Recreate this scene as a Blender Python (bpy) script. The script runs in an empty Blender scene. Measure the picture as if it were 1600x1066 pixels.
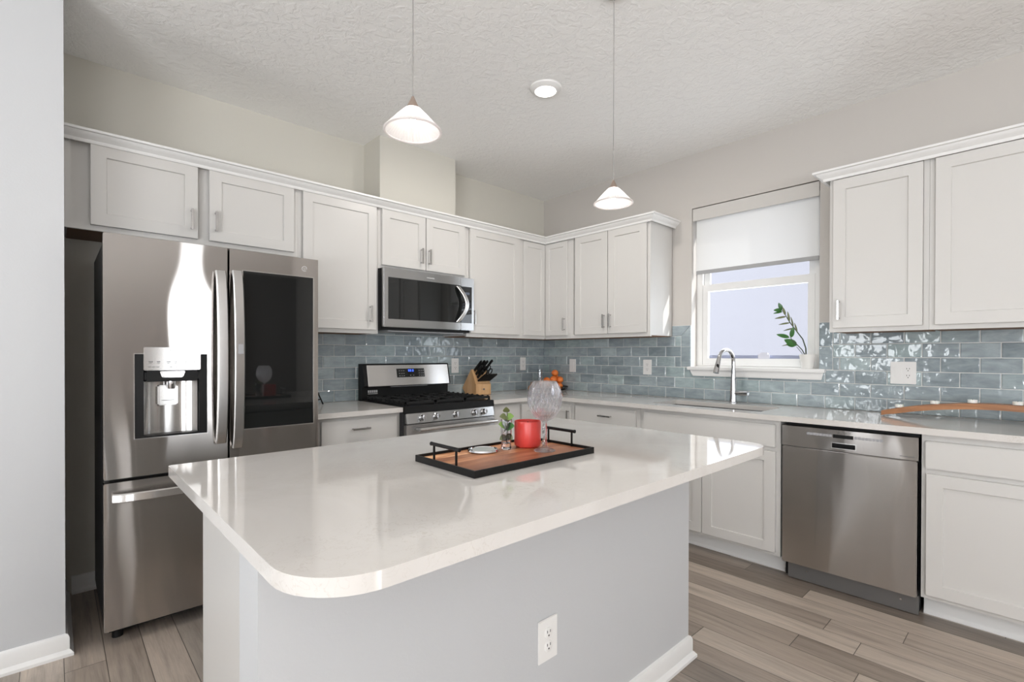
import bpy, bmesh, math, random
from mathutils import Vector, Matrix
random.seed(7)
S = bpy.context.scene
C = S.collection
PI = math.pi

# ------------------------------------------------------------------ camera
cd = bpy.data.cameras.new('camera'); cam = bpy.data.objects.new('camera', cd); C.objects.link(cam)
cd.sensor_width = 36.0; cd.lens = 772.73 / 1600 * 36
cd.shift_x = -0.0002; cd.shift_y = (559.1 - 533) / 1600
cd.clip_start = 0.02
RT = Vector((0.73347, -0.67972, 0.001728)); UP = Vector((0.0025336, 0.0052759, 0.999983)); BK = Vector((-0.679716, -0.733454, 0.0055918))
M = Matrix((RT, UP, BK)).transposed().to_4x4(); M.translation = (-3.6444, -3.4629, 1.2525)
cam.matrix_world = M
S.camera = cam

# ------------------------------------------------------------------ world, sun, daylight through the openings, added ceiling fill, exposure
S.view_settings.view_transform = 'Standard'; S.view_settings.look = 'None'
S.view_settings.gamma = 1; S.view_settings.use_curve_mapping = False
S.view_settings.exposure = 0.17
S.cycles.use_denoising = True
S.cycles.max_bounces = 14; S.cycles.diffuse_bounces = 6; S.cycles.transmission_bounces = 12; S.cycles.transparent_max_bounces = 16
S.cycles.sample_clamp_indirect = 6; S.cycles.caustics_reflective = False; S.cycles.caustics_refractive = False
wd = bpy.data.worlds.new('world'); S.world = wd; wd.use_nodes = True
wd.node_tree.nodes['Background'].inputs['Color'].default_value = (0.93, 0.95, 1.0, 1)
wd.node_tree.nodes['Background'].inputs['Strength'].default_value = 2.3
def lamp(name, kind, loc, energy, color=(1,1,1), size=None, aim=None, radius=None):
    l = bpy.data.lights.new(name, kind); o = bpy.data.objects.new(name, l); C.objects.link(o)
    l.energy = energy; l.color = color; o.location = loc
    if size: l.shape = 'RECTANGLE'; l.size, l.size_y = size
    if radius is not None: l.shadow_soft_size = radius
    if aim is not None: o.rotation_euler = Vector(aim).to_track_quat('-Z', 'Y').to_euler()
    return o
sun = lamp('sun', 'SUN', (6, -12, 9), 3.5, (1, .96, .9), aim=(-.26, .85, -.42)); sun.data.angle = .01
CEIL = 2.812
SKYW = (0.93, 0.97, 1.0)
lamp('daylight_west_window', 'AREA', (-7.06, -1.42, 1.62), 25, SKYW, (.84, 1.14), (1, 0, 0))
lamp('daylight_west_door', 'AREA', (-7.06, -5.6, 1.12), 14, SKYW, (3.2, 2.1), (1, 0, 0))
lamp('daylight_south_window', 'AREA', (-1.85, -8.56, 1.40), 24, SKYW, (.72, 1.9), (0, 1, 0))
lamp('daylight_south_door', 'AREA', (-5.6, -8.56, 1.12), 14, SKYW, (2.0, 2.1), (0, 1, 0))
lamp('ceiling_fill_west', 'AREA', (-7.10, -5.6, .7), 290, (.95, .97, 1), (3.2, 1.2), (.20, 0, .98))  # added fill lamp aimed up to brighten the ceiling; no patio is built
lamp('ceiling_fill_south', 'AREA', (-5.6, -8.60, .7), 200, (.95, .97, 1), (2.0, 1.2), (0, .20, .98))  # second added fill, tilted up at the ceiling from the south door
lamp('daylight_kitchen_window', 'AREA', (.17, -2.02, 1.52), 6, SKYW, (.85, .62), (-1, 0, 0))

# ------------------------------------------------------------------ node / material helpers
def newmat(name):
    m = bpy.data.materials.new(name); m.use_nodes = True
    return m, m.node_tree, m.node_tree.nodes['Principled BSDF']
def nd(nt, t, **kw):
    n = nt.nodes.new(t)
    for k, v in kw.items():
        if k.startswith('i_'):
            key = k[2:]; key = int(key) if key.isdigit() else key
            n.inputs[key].default_value = v
        else: setattr(n, k, v)
    return n
def mat(name, base, rough=.5, metal=0.0, **kw):
    m, nt, p = newmat(name)
    p.inputs['Base Color'].default_value = (*base, 1); p.inputs['Roughness'].default_value = rough; p.inputs['Metallic'].default_value = metal
    for k, v in kw.items(): p.inputs[k].default_value = v
    return m
def coords(nt, scale=(1,1,1), src='Object'):
    tc = nd(nt, 'ShaderNodeTexCoord'); mp = nd(nt, 'ShaderNodeMapping')
    mp.inputs['Scale'].default_value = scale
    nt.links.new(tc.outputs[src], mp.inputs['Vector']); return mp.outputs['Vector']
def noise(nt, vec, scale, detail=2, rough=.5, dist=0):
    n = nd(nt, 'ShaderNodeTexNoise'); n.inputs['Scale'].default_value = scale; n.inputs['Detail'].default_value = detail
    n.inputs['Roughness'].default_value = rough; n.inputs['Distortion'].default_value = dist
    nt.links.new(vec, n.inputs['Vector']); return n
def ramp(nt, fac, stops):
    r = nd(nt, 'ShaderNodeValToRGB'); e = r.color_ramp.elements
    while len(e) < len(stops): e.new(.5)
    for el, (pos, col) in zip(e, stops): el.position = pos; el.color = (*col, 1) if len(col) == 3 else col
    nt.links.new(fac, r.inputs['Fac']); return r
def bump(nt, p, h, strength=.2, dist=.01, nrm=None):
    b = nd(nt, 'ShaderNodeBump'); b.inputs['Strength'].default_value = strength; b.inputs['Distance'].default_value = dist
    nt.links.new(h, b.inputs['Height'])
    if nrm: nt.links.new(nrm, b.inputs['Normal'])
    nt.links.new(b.outputs['Normal'], p.inputs['Normal']); return b.outputs['Normal']
def math_(nt, op, a, b=None):
    n = nd(nt, 'ShaderNodeMath', operation=op)
    for i, x in enumerate((a, b)):
        if x is None: continue
        if isinstance(x, (int, float)): n.inputs[i].default_value = x
        else: nt.links.new(x, n.inputs[i])
    return n.outputs[0]
def mixc(nt, fac, a, b, blend='MIX'):
    n = nd(nt, 'ShaderNodeMix', data_type='RGBA', blend_type=blend)
    for i, x in ((0, fac), (6, a), (7, b)):
        if isinstance(x, (int, float)): n.inputs[i].default_value = x
        elif isinstance(x, tuple): n.inputs[i].default_value = (*x, 1)
        else: nt.links.new(x, n.inputs[i])
    return n.outputs[2]

def paint(name, base, rough=.6, tex=.0, scale=160):
    m, nt, p = newmat(name); p.inputs['Base Color'].default_value = (*base, 1); p.inputs['Roughness'].default_value = rough
    if tex:
        n = noise(nt, coords(nt), scale, 2); bump(nt, p, n.outputs['Fac'], tex, .004)
    return m
WALL = paint('greige_wall_paint', (.60, .58, .52), .55, .10, 140)
WALLW = paint('pale_wall_paint', (.535, .543, .552), .5, .08, 140)
TAUPE = paint('taupe_wall_paint', (.20, .175, .16), .55, .08, 140)
TRIM = paint('white_trim_paint', (.76, .755, .74), .32)
CAB = paint('white_cabinet_paint', (.60, .586, .562), .30)
WALLR = paint('greige_paint_light_tinted', (.525, .497, .465), .55, .10, 140)  # same wall paint; warmer, darker tone of its light put into the colour
OUTSIDE = paint('pale_stucco', (.385, .378, .405), .8, .35, 60)
def m_ceiling():
    m, nt, p = newmat('textured_ceiling_paint'); p.inputs['Base Color'].default_value = (.90, .895, .88, 1); p.inputs['Roughness'].default_value = .75
    v = coords(nt); n = noise(nt, v, 24, 4, .6, .6)
    r = ramp(nt, n.outputs['Fac'], [(.42, (0,0,0)), (.58, (1,1,1))]); bump(nt, p, r.outputs['Color'], .30, .008)
    return m
CEILM = m_ceiling()
def m_quartz():
    m, nt, p = newmat('white_veined_quartz'); p.inputs['Roughness'].default_value = .055; p.inputs['Specular IOR Level'].default_value = .85
    v = coords(nt)
    a = noise(nt, v, 2.2, 5, .6, 1.2); b = noise(nt, v, 26, 4, .6, .8); c = noise(nt, v, 3.0, 2)
    vein = math_(nt, 'ABSOLUTE', math_(nt, 'SUBTRACT', b.outputs['Fac'], .5))
    vr = ramp(nt, vein, [(0, (1,1,1)), (.016, (0,0,0))])
    msk = ramp(nt, c.outputs['Fac'], [(.45, (0,0,0)), (.64, (1,1,1))])
    f = math_(nt, 'MULTIPLY', vr.outputs['Color'], msk.outputs['Color'])
    base = ramp(nt, a.outputs['Fac'], [(.3, (.615, .585, .55)), (.7, (.68, .657, .63))])
    col = mixc(nt, math_(nt, 'MULTIPLY', f, .36), base.outputs['Color'], (.42, .36, .30))
    nt.links.new(col, p.inputs['Base Color'])
    return m
QUARTZ = m_quartz()
def m_floor():
    m, nt, p = newmat('grey_brown_plank_floor'); p.inputs['Roughness'].default_value = .34
    tc = nd(nt, 'ShaderNodeTexCoord'); sx = nd(nt, 'ShaderNodeSeparateXYZ'); nt.links.new(tc.outputs['Object'], sx.inputs[0])
    W, Ln = .1275, 1.22
    u = math_(nt, 'DIVIDE', math_(nt, 'ADD', sx.outputs['X'], 3.49 + 40 * W), W); row = math_(nt, 'FLOOR', u); fu = math_(nt, 'SUBTRACT', u, row)
    wn = nd(nt, 'ShaderNodeTexWhiteNoise', noise_dimensions='1D'); nt.links.new(row, wn.inputs['W'])
    vv = math_(nt, 'ADD', math_(nt, 'DIVIDE', sx.outputs['Y'], Ln), math_(nt, 'MULTIPLY', wn.outputs['Value'], 7.3)); cell = math_(nt, 'FLOOR', vv); fv = math_(nt, 'SUBTRACT', vv, cell)
    cid = nd(nt, 'ShaderNodeCombineXYZ'); nt.links.new(row, cid.inputs[0]); nt.links.new(cell, cid.inputs[1])
    wn2 = nd(nt, 'ShaderNodeTexWhiteNoise', noise_dimensions='3D'); nt.links.new(cid.outputs[0], wn2.inputs['Vector'])
    plank = ramp(nt, wn2.outputs['Value'], [(0, (.17, .138, .114)), (.35, (.32, .266, .222)), (.7, (.50, .425, .357)), (1, (.25, .218, .19))])
    off = nd(nt, 'ShaderNodeVectorMath', operation='MULTIPLY_ADD'); nt.links.new(wn2.outputs['Color'], off.inputs[0]); off.inputs[1].default_value = (9, 9, 9)
    sc = nd(nt, 'ShaderNodeVectorMath', operation='MULTIPLY'); nt.links.new(tc.outputs['Object'], sc.inputs[0]); sc.inputs[1].default_value = (34, 2.2, 1); nt.links.new(sc.outputs[0], off.inputs[2])
    g = noise(nt, off.outputs[0], 1.0, 5, .65, .6); g2 = noise(nt, off.outputs[0], 4.2, 3, .6)
    gr = ramp(nt, g.outputs['Fac'], [(.25, (.52, .50, .48)), (.5, (1, 1, 1)), (.8, (1.32, 1.30, 1.26))])
    col = mixc(nt, .8, plank.outputs['Color'], gr.outputs['Color'], 'MULTIPLY')
    gr2 = ramp(nt, g2.outputs['Fac'], [(.3, (.82, .82, .82)), (.7, (1.1, 1.1, 1.1))]); col = mixc(nt, .6, col, gr2.outputs['Color'], 'MULTIPLY')
    e1 = math_(nt, 'MULTIPLY', math_(nt, 'MINIMUM', fu, math_(nt, 'SUBTRACT', 1.0, fu)), W); e2 = math_(nt, 'MULTIPLY', math_(nt, 'MINIMUM', fv, math_(nt, 'SUBTRACT', 1.0, fv)), Ln)
    ed = math_(nt, 'MINIMUM', e1, e2); gap = math_(nt, 'LESS_THAN', ed, .0014)
    col = mixc(nt, math_(nt, 'MULTIPLY', gap, .85), col, (.03, .025, .02)); nt.links.new(col, p.inputs['Base Color'])
    h = math_(nt, 'ADD', math_(nt, 'MULTIPLY', g.outputs['Fac'], .25), math_(nt, 'MULTIPLY', math_(nt, 'MINIMUM', ed, .004), 200.0))
    bump(nt, p, h, .25, .003)
    return m
FLOORM = m_floor()
def m_tile():
    m, nt, p = newmat('glazed_blue_grey_tile'); p.inputs['Roughness'].default_value = .06; p.inputs['Specular IOR Level'].default_value = .55
    at = nd(nt, 'ShaderNodeAttribute', attribute_name='Col'); sx = nd(nt, 'ShaderNodeSeparateColor'); nt.links.new(at.outputs['Color'], sx.inputs[0])
    off = nd(nt, 'ShaderNodeVectorMath', operation='MULTIPLY_ADD'); nt.links.new(at.outputs['Color'], off.inputs[0]); off.inputs[1].default_value = (13, 7, 5)
    tc = nd(nt, 'ShaderNodeTexCoord'); nt.links.new(tc.outputs['Object'], off.inputs[2]); v = off.outputs[0]
    base = ramp(nt, sx.outputs[0], [(0, (.235, .283, .303)), (.35, (.295, .347, .370)), (.7, (.345, .403, .424)), (1, (.33, .405, .412))])
    st = nd(nt, 'ShaderNodeVectorMath', operation='MULTIPLY'); nt.links.new(v, st.inputs[0]); st.inputs[1].default_value = (1, 1, 3)
    n1 = noise(nt, st.outputs[0], 9, 4, .6, .5); r1 = ramp(nt, n1.outputs['Fac'], [(.25, (.75, .76, .77)), (.5, (1, 1, 1)), (.75, (1.28, 1.26, 1.24))])
    nt.links.new(mixc(nt, 1.0, base.outputs['Color'], r1.outputs['Color'], 'MULTIPLY'), p.inputs['Base Color'])
    n2 = noise(nt, v, 15, 1.5, .5, .3); bump(nt, p, n2.outputs['Fac'], .55, .010)
    return m
TILE = m_tile()
GROUT = mat('pale_grout', (.74, .74, .72), .8)
def m_steel(name, base, rough=.17, wave=.22, an=-.85):
    m, nt, p = newmat(name); nt.nodes.remove(p)
    g = nd(nt, 'ShaderNodeBsdfAnisotropic'); g.inputs['Color'].default_value = (*base, 1); g.inputs['Roughness'].default_value = rough; g.inputs['Anisotropy'].default_value = an
    t = nd(nt, 'ShaderNodeCombineXYZ'); t.inputs[2].default_value = 1; nt.links.new(t.outputs[0], g.inputs['Tangent'])
    if wave:
        n = noise(nt, coords(nt, (1, 1, .35)), 3.2, 1); bump(nt, g, n.outputs['Fac'], wave, .02)
    nt.links.new(g.outputs[0], nt.nodes['Material Output'].inputs['Surface'])
    return m
STEEL = m_steel('brushed_stainless_steel', (.50, .475, .455), .125, .5)
STEELL = m_steel('light_brushed_steel', (.66, .645, .63), .22, 0, -.7)
STEELD = m_steel('grey_range_steel', (.50, .50, .50), .24, 0, -.7)
CHROME = mat('polished_chrome', (.56, .56, .57), .07, 1.0)
NICKEL = mat('satin_nickel', (.50, .49, .48), .22, 1.0)
DGREY = mat('dark_grey_painted_steel', (.045, .045, .048), .45)
BLACK = mat('black_plastic', (.006, .006, .006), .42, 0.0, **{'Specular IOR Level': .25})
BGLASS = mat('black_glass', (.010, .011, .011), .03, 0.0, **{'Specular IOR Level': .55})
IRON = mat('black_cast_iron', (.012, .012, .012), .5, 0.0, **{'Specular IOR Level': .3})
RUBBER = mat('matte_black_gasket', (.01, .01, .01), .7)  # plain matte black of the refrigerator gaskets
WHITEP = mat('white_plastic', (.80, .79, .77), .35)
GREYP = mat('grey_plastic', (.34, .34, .35), .4)
PRINT = mat('dark_grey_print', (.12, .12, .12), .5)
PRINTL = mat('pale_grey_print', (.5, .5, .5), .5)
BROWN = mat('raw_brown_board', (.20, .10, .05), .6)
SLOT = mat('dark_slot', (.03, .03, .03), .6)
CERAMIC = mat('white_ceramic', (.74, .73, .70), .25)
WAX = mat('white_wax', (.85, .83, .77), .5, 0.0, **{'Subsurface Weight': .2})
REDG = mat('red_glass_candle', (.62, .055, .045), .32, 0.0, **{'Subsurface Weight': .25, 'Subsurface Radius': (.05, .008, .006)})
REDL = mat('red_candle_wax', (.55, .03, .028), .45)
LEAF = mat('green_leaf', (.035, .13, .025), .3)
LEAFL = mat('light_green_leaf', (.16, .28, .06), .35, 0.0, **{'Subsurface Weight': .1})
LEAFD = mat('olive_leaf', (.12, .14, .055), .4)
STEM = mat('dark_green_stem', (.06, .075, .045), .5)
SOIL = mat('potting_soil', (.03, .022, .016), .9)
ORANGE = None
def m_orange():
    m, nt, p = newmat('orange_peel'); p.inputs['Roughness'].default_value = .4; v = coords(nt)
    n = noise(nt, v, 12, 2); r = ramp(nt, n.outputs['Fac'], [(.3, (.75, .16, .03)), (.7, (.85, .25, .045))]); nt.links.new(r.outputs['Color'], p.inputs['Base Color'])
    bump(nt, p, noise(nt, v, 320, 1).outputs['Fac'], .25, .002); return m
ORANGE = m_orange()
ONION = mat('brown_onion_skin', (.36, .18, .09), .4)
def m_wood(name, dark, mid, light, scale=(2, 26, 26), rough=.4, plank=None):
    m, nt, p = newmat(name); p.inputs['Roughness'].default_value = rough
    n = noise(nt, coords(nt, scale), 1.0, 5, .6, .8)
    r = ramp(nt, n.outputs['Fac'], [(.28, dark), (.5, mid), (.72, light)]); col = r.outputs['Color']
    if plank:
        tc = nd(nt, 'ShaderNodeTexCoord'); sx = nd(nt, 'ShaderNodeSeparateXYZ'); nt.links.new(tc.outputs['Object'], sx.inputs[0])
        k = math_(nt, 'FLOOR', math_(nt, 'DIVIDE', sx.outputs['Y'], plank)); wn = nd(nt, 'ShaderNodeTexWhiteNoise', noise_dimensions='1D'); nt.links.new(k, wn.inputs['W'])
        pr = ramp(nt, wn.outputs['Value'], [(0, (.50, .40, .36)), (.5, (1, 1, 1)), (1, (1.7, 2.1, 2.4))]); col = mixc(nt, .85, col, pr.outputs['Color'], 'MULTIPLY')
    nt.links.new(col, p.inputs['Base Color']); return m
ACACIA = m_wood('acacia_wood', (.26, .085, .035), (.50, .20, .085), (.70, .38, .20), (3, 22, 22), .35, .043)
BEECH = m_wood('beech_wood', (.48, .27, .12), (.58, .35, .17), (.66, .43, .24), (18, 18, 3), .4)
STAVEM = m_wood('red_brown_oak', (.22, .09, .035), (.36, .16, .065), (.46, .22, .10), (26, 2.5, 26), .4)
def m_glass(name, tint=(1, 1, 1), rough=0.0, ior=1.5):
    m, nt, p = newmat(name); nt.nodes.remove(p); out = nt.nodes['Material Output']
    g = nd(nt, 'ShaderNodeBsdfGlass'); g.inputs['Color'].default_value = (*tint, 1); g.inputs['Roughness'].default_value = rough; g.inputs['IOR'].default_value = ior
    nt.links.new(g.outputs[0], out.inputs['Surface']); return m
CRYSTAL = m_glass('clear_crystal', (.97, .97, .98), .0, 1.52)
def m_pane(name, tint=(.96, .98, 1)):
    m, nt, p = newmat(name); nt.nodes.remove(p); out = nt.nodes['Material Output']
    t = nd(nt, 'ShaderNodeBsdfTransparent'); t.inputs['Color'].default_value = (*tint, 1); g = nd(nt, 'ShaderNodeBsdfGlossy'); g.inputs['Roughness'].default_value = .02
    f = nd(nt, 'ShaderNodeFresnel'); f.inputs['IOR'].default_value = 1.3; mx = nd(nt, 'ShaderNodeMixShader'); gm = nd(nt, 'ShaderNodeNewGeometry')
    nt.links.new(math_(nt, 'MULTIPLY', f.outputs[0], math_(nt, 'SUBTRACT', 1.0, gm.outputs['Backfacing'])), mx.inputs[0]); nt.links.new(t.outputs[0], mx.inputs[1]); nt.links.new(g.outputs[0], mx.inputs[2]); nt.links.new(mx.outputs[0], out.inputs['Surface']); return m
PANE = m_pane('window_glass')
def m_translucent(name, col, tr=.5, glossy=.0):
    m, nt, p = newmat(name); nt.nodes.remove(p); out = nt.nodes['Material Output']
    d = nd(nt, 'ShaderNodeBsdfDiffuse'); d.inputs['Color'].default_value = (*col, 1); t = nd(nt, 'ShaderNodeBsdfTranslucent'); t.inputs['Color'].default_value = (*col, 1)
    mx = nd(nt, 'ShaderNodeMixShader'); mx.inputs[0].default_value = tr; nt.links.new(d.outputs[0], mx.inputs[1]); nt.links.new(t.outputs[0], mx.inputs[2]); last = mx
    if glossy:
        g = nd(nt, 'ShaderNodeBsdfGlossy'); g.inputs['Roughness'].default_value = .08; m2 = nd(nt, 'ShaderNodeMixShader'); m2.inputs[0].default_value = glossy
        nt.links.new(mx.outputs[0], m2.inputs[1]); nt.links.new(g.outputs[0], m2.inputs[2]); last = m2
    nt.links.new(last.outputs[0], out.inputs['Surface']); return m
SHADEF = m_translucent('white_woven_shade_fabric', (.88, .88, .87), .45)
LAMPG = m_translucent('ribbed_lamp_glass', (.95, .92, .91), .68, .12)
def m_emit(name, col, s):
    m, nt, p = newmat(name); nt.nodes.remove(p); e = nd(nt, 'ShaderNodeEmission'); e.inputs['Color'].default_value = (*col, 1); e.inputs['Strength'].default_value = s
    nt.links.new(e.outputs[0], nt.nodes['Material Output'].inputs['Surface']); return m
LED = m_emit('lit_led_disc', (1, .96, .92), 14)
BULB = m_emit('lit_bulb', (1, .93, .86), 40)
BLUE = m_emit('blue_lit_digits', (.05, .12, 1), 2.2)

# ------------------------------------------------------------------ geometry helpers
def W(w, u, n, z):            # wall frames: L = back wall (u=x, faces -y), R = right wall (u=y, faces -x)
    return Vector((u, -n, z)) if w == 'L' else Vector((-n, u, z))
class MB:
    def __init__(s): s.bm = bmesh.new()
    def hexa(s, P, bevel=0, seg=2):
        v = [s.bm.verts.new(p) for p in P]
        fs = [s.bm.faces.new([v[i] for i in q]) for q in ((0,1,2,3), (4,7,6,5), (0,4,5,1), (1,5,6,2), (2,6,7,3), (3,7,4,0))]
        if bevel:
            es = list({e for f in fs for e in f.edges})
            bmesh.ops.bevel(s.bm, geom=es, offset=bevel, segments=seg, affect='EDGES', clamp_overlap=True)
        return s
    def box(s, a, b, bevel=0, seg=2):
        (x0, y0, z0), (x1, y1, z1) = a, b
        return s.hexa([(x0,y0,z0), (x1,y0,z0), (x1,y1,z0), (x0,y1,z0), (x0,y0,z1), (x1,y0,z1), (x1,y1,z1), (x0,y1,z1)], bevel, seg)
    def wb(s, w, u0, u1, n0, n1, z0, z1, bevel=0, seg=2):
        return s.hexa([W(w,u0,n0,z0), W(w,u1,n0,z0), W(w,u1,n1,z0), W(w,u0,n1,z0), W(w,u0,n0,z1), W(w,u1,n0,z1), W(w,u1,n1,z1), W(w,u0,n1,z1)], bevel, seg)
    def tube(s, pts, r, seg=12, cap=True, up=None):
        pts = [Vector(p) for p in pts]; n = len(pts); rr = r if isinstance(r, (list, tuple)) else [r] * n
        rings = []; prev = None
        for i, p in enumerate(pts):
            d = (pts[min(i+1, n-1)] - pts[max(i-1, 0)]).normalized()
            if prev is None:
                a = Vector(up) if up else (Vector((0,0,1)) if abs(d.z) < .9 else Vector((1,0,0))); x = a.cross(d).normalized()
            else: x = (prev - d * prev.dot(d)).normalized()
            prev = x; y = d.cross(x)
            rings.append([s.bm.verts.new(p + (x * math.cos(2*PI*k/seg) + y * math.sin(2*PI*k/seg)) * rr[i]) for k in range(seg)])
        for a, b in zip(rings, rings[1:]):
            for k in range(seg): s.bm.faces.new((a[k], a[(k+1) % seg], b[(k+1) % seg], b[k]))
        if cap: s.bm.faces.new(rings[0][::-1]); s.bm.faces.new(rings[-1])
        return s
    def strip(s, pts, hw, hh, wdir):   # flat bar along pts; hw half width along wdir, hh half thickness
        pts = [Vector(p) for p in pts]; n = len(pts); wd_ = Vector(wdir).normalized(); rings = []
        for i, p in enumerate(pts):
            d = (pts[min(i+1, n-1)] - pts[max(i-1, 0)]).normalized(); t = d.cross(wd_).normalized()
            c = min(hw, hh) * .45
            prof = [(-hw, -hh+c), (-hw+c, -hh), (hw-c, -hh), (hw, -hh+c), (hw, hh-c), (hw-c, hh), (-hw+c, hh), (-hw, hh-c)]
            rings.append([s.bm.verts.new(p + wd_ * a + t * b) for a, b in prof])
        m = len(rings[0])
        for a, b in zip(rings, rings[1:]):
            for k in range(m): s.bm.faces.new((a[k], a[(k+1) % m], b[(k+1) % m], b[k]))
        s.bm.faces.new(rings[0][::-1]); s.bm.faces.new(rings[-1]); return s
    def cyl(s, a, b, r, seg=20, r2=None): return s.tube([a, b], [r, r if r2 is None else r2], seg)
    def lathe(s, prof, c, seg=32, fn=None, axis=None):
        c = Vector(c); rings = []
        if axis is None: X, Y, Z = Vector((1,0,0)), Vector((0,1,0)), Vector((0,0,1))
        else:
            Z = Vector(axis).normalized(); X = (Vector((0,0,1)) if abs(Z.z) < .9 else Vector((1,0,0))).cross(Z).normalized(); Y = Z.cross(X)
        for r, z in prof:
            if r < 1e-6: rings.append([s.bm.verts.new(c + Z * z)])
            else: rings.append([s.bm.verts.new(c + Z * z + (X * math.cos(2*PI*k/seg) + Y * math.sin(2*PI*k/seg)) * (r * (fn(k, z) if fn else 1))) for k in range(seg)])
        for a, b in zip(rings, rings[1:]):
            for k in range(seg):
                j = (k+1) % seg
                if len(a) == 1 and len(b) > 1: s.bm.faces.new((a[0], b[j], b[k]))
                elif len(b) == 1 and len(a) > 1: s.bm.faces.new((a[k], a[j], b[0]))
                elif len(a) > 1: s.bm.faces.new((a[k], a[j], b[j], b[k]))
        return s
    def prism(s, poly, fn, t0, t1):       # poly in 2D, fn(a, b, t) -> 3D
        A = [s.bm.verts.new(fn(a, b, t0)) for a, b in poly]; B = [s.bm.verts.new(fn(a, b, t1)) for a, b in poly]; n = len(poly)
        s.bm.faces.new(A[::-1]); s.bm.faces.new(B)
        for k in range(n): s.bm.faces.new((A[k], A[(k+1) % n], B[(k+1) % n], B[k]))
        return s
    def slab(s, us, vs, solid, fn, t0, t1):   # grid of cells with holes, given thickness
        V = {}
        def v(i, j, t):
            k = (i, j, t)
            if k not in V: V[k] = s.bm.verts.new(fn(us[i], vs[j], (t0, t1)[t]))
            return V[k]
        nu, nv = len(us) - 1, len(vs) - 1
        ok = lambda i, j: 0 <= i < nu and 0 <= j < nv and solid((us[i] + us[i+1]) / 2, (vs[j] + vs[j+1]) / 2)
        for i in range(nu):
            for j in range(nv):
                if not ok(i, j): continue
                for t in (0, 1): s.bm.faces.new((v(i,j,t), v(i+1,j,t), v(i+1,j+1,t), v(i,j+1,t)))
                for (di, dj, a, b) in ((-1,0,(i,j),(i,j+1)), (1,0,(i+1,j),(i+1,j+1)), (0,-1,(i,j),(i+1,j)), (0,1,(i,j+1),(i+1,j+1))):
                    if not ok(i+di, j+dj): s.bm.faces.new((v(*a,0), v(*b,0), v(*b,1), v(*a,1)))
        return s
    def sweep(s, path, prof, side=1):     # mitred moulding: path of (x, y), prof of (n, z), side = +1 left of travel / -1 right
        P = [Vector((x, y, 0)) for x, y in path]; n = len(P); cols = []
        for i in range(n):
            ds = []
            if i > 0: ds.append((P[i] - P[i-1]).normalized())
            if i < n-1: ds.append((P[i+1] - P[i]).normalized())
            ns = [Vector((-d.y, d.x, 0)) * side for d in ds]
            m = ns[0] if len(ns) == 1 else (ns[0] + ns[1]) / (1 + ns[0].dot(ns[1]))
            cols.append([s.bm.verts.new(P[i] + m * a + Vector((0, 0, z))) for a, z in prof])
        m = len(prof)
        for a, b in zip(cols, cols[1:]):
            for k in range(m): s.bm.faces.new((a[k], a[(k+1) % m], b[(k+1) % m], b[k]))
        s.bm.faces.new(cols[0][::-1]); s.bm.faces.new(cols[-1]); return s
    def sphere(s, c, r, seg=20, sc=(1, 1, 1)):
        m = Matrix.Translation(c) @ Matrix.Diagonal((r*sc[0], r*sc[1], r*sc[2], 1)); bmesh.ops.create_uvsphere(s.bm, u_segments=seg, v_segments=seg//2+2, radius=1, matrix=m); return s
    def build(s, name, material, parent=None, smooth=True, kind=None, xf=None, ang=32):
        bm = s.bm
        bmesh.ops.recalc_face_normals(bm, faces=bm.faces)
        if xf is not None: bmesh.ops.transform(bm, matrix=xf, verts=bm.verts)
        off = Vector(parent['_o']) if parent is not None and '_o' in parent else Vector((0, 0, 0))
        if off.length: bmesh.ops.translate(bm, vec=-off, verts=bm.verts)
        if smooth:
            for f in bm.faces: f.smooth = True
            for e in bm.edges: e.smooth = not (len(e.link_faces) == 2 and e.calc_face_angle(0) > math.radians(ang)) if len(e.link_faces) == 2 else True
        me = bpy.data.meshes.new(name); bm.to_mesh(me); bm.free(); me.materials.append(material)
        o = bpy.data.objects.new(name, me); C.objects.link(o)
        if parent is not None: o.parent = parent
        if parent is not None and '_o' in parent: o['_o'] = parent['_o']
        else: o['_o'] = (0., 0., 0.)
        if kind: o['kind'] = kind
        return o
def tag(o, label, cat, group=None):
    o['label'] = label; o['category'] = cat
    if group: o['group'] = group
    return o
def thing(name, label, cat, loc=(0, 0, 0), group=None):
    o = bpy.data.objects.new(name, None); C.objects.link(o); o.location = loc; o['_o'] = tuple(float(x) for x in loc); o.empty_display_size = .05
    return tag(o, label, cat, group)
def st(o): o['kind'] = 'structure'; return o
def text(name, body, size, m, parent, origin, xd, yd, depth=.0006, align='LEFT'):
    cu = bpy.data.curves.new(name, 'FONT'); cu.body = body; cu.size = size; cu.extrude = depth / 2; cu.align_x = align
    tmp = bpy.data.objects.new(name + '_tmp', cu); C.objects.link(tmp)
    dg = bpy.context.evaluated_depsgraph_get(); me = bpy.data.meshes.new_from_object(tmp.evaluated_get(dg)); bpy.data.objects.remove(tmp)
    x, y = Vector(xd).normalized(), Vector(yd).normalized(); z = x.cross(y)
    mt = Matrix((x, y, z)).transposed().to_4x4(); mt.translation = Vector(origin) - Vector(parent['_o']); me.transform(mt)
    me.materials.clear(); me.materials.append(m); me.name = name
    o = bpy.data.objects.new(name, me); C.objects.link(o); o.parent = parent; o['_o'] = parent['_o']; return o
def tree_copy(o, loc, label=None):
    r = o.copy(); C.objects.link(r); r.location = loc
    for ch in list(o.children):
        c = ch.copy(); C.objects.link(c); c.parent = r
        for g in list(ch.children):
            d = g.copy(); C.objects.link(d); d.parent = c
    if label: r['label'] = label
    return r

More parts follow.
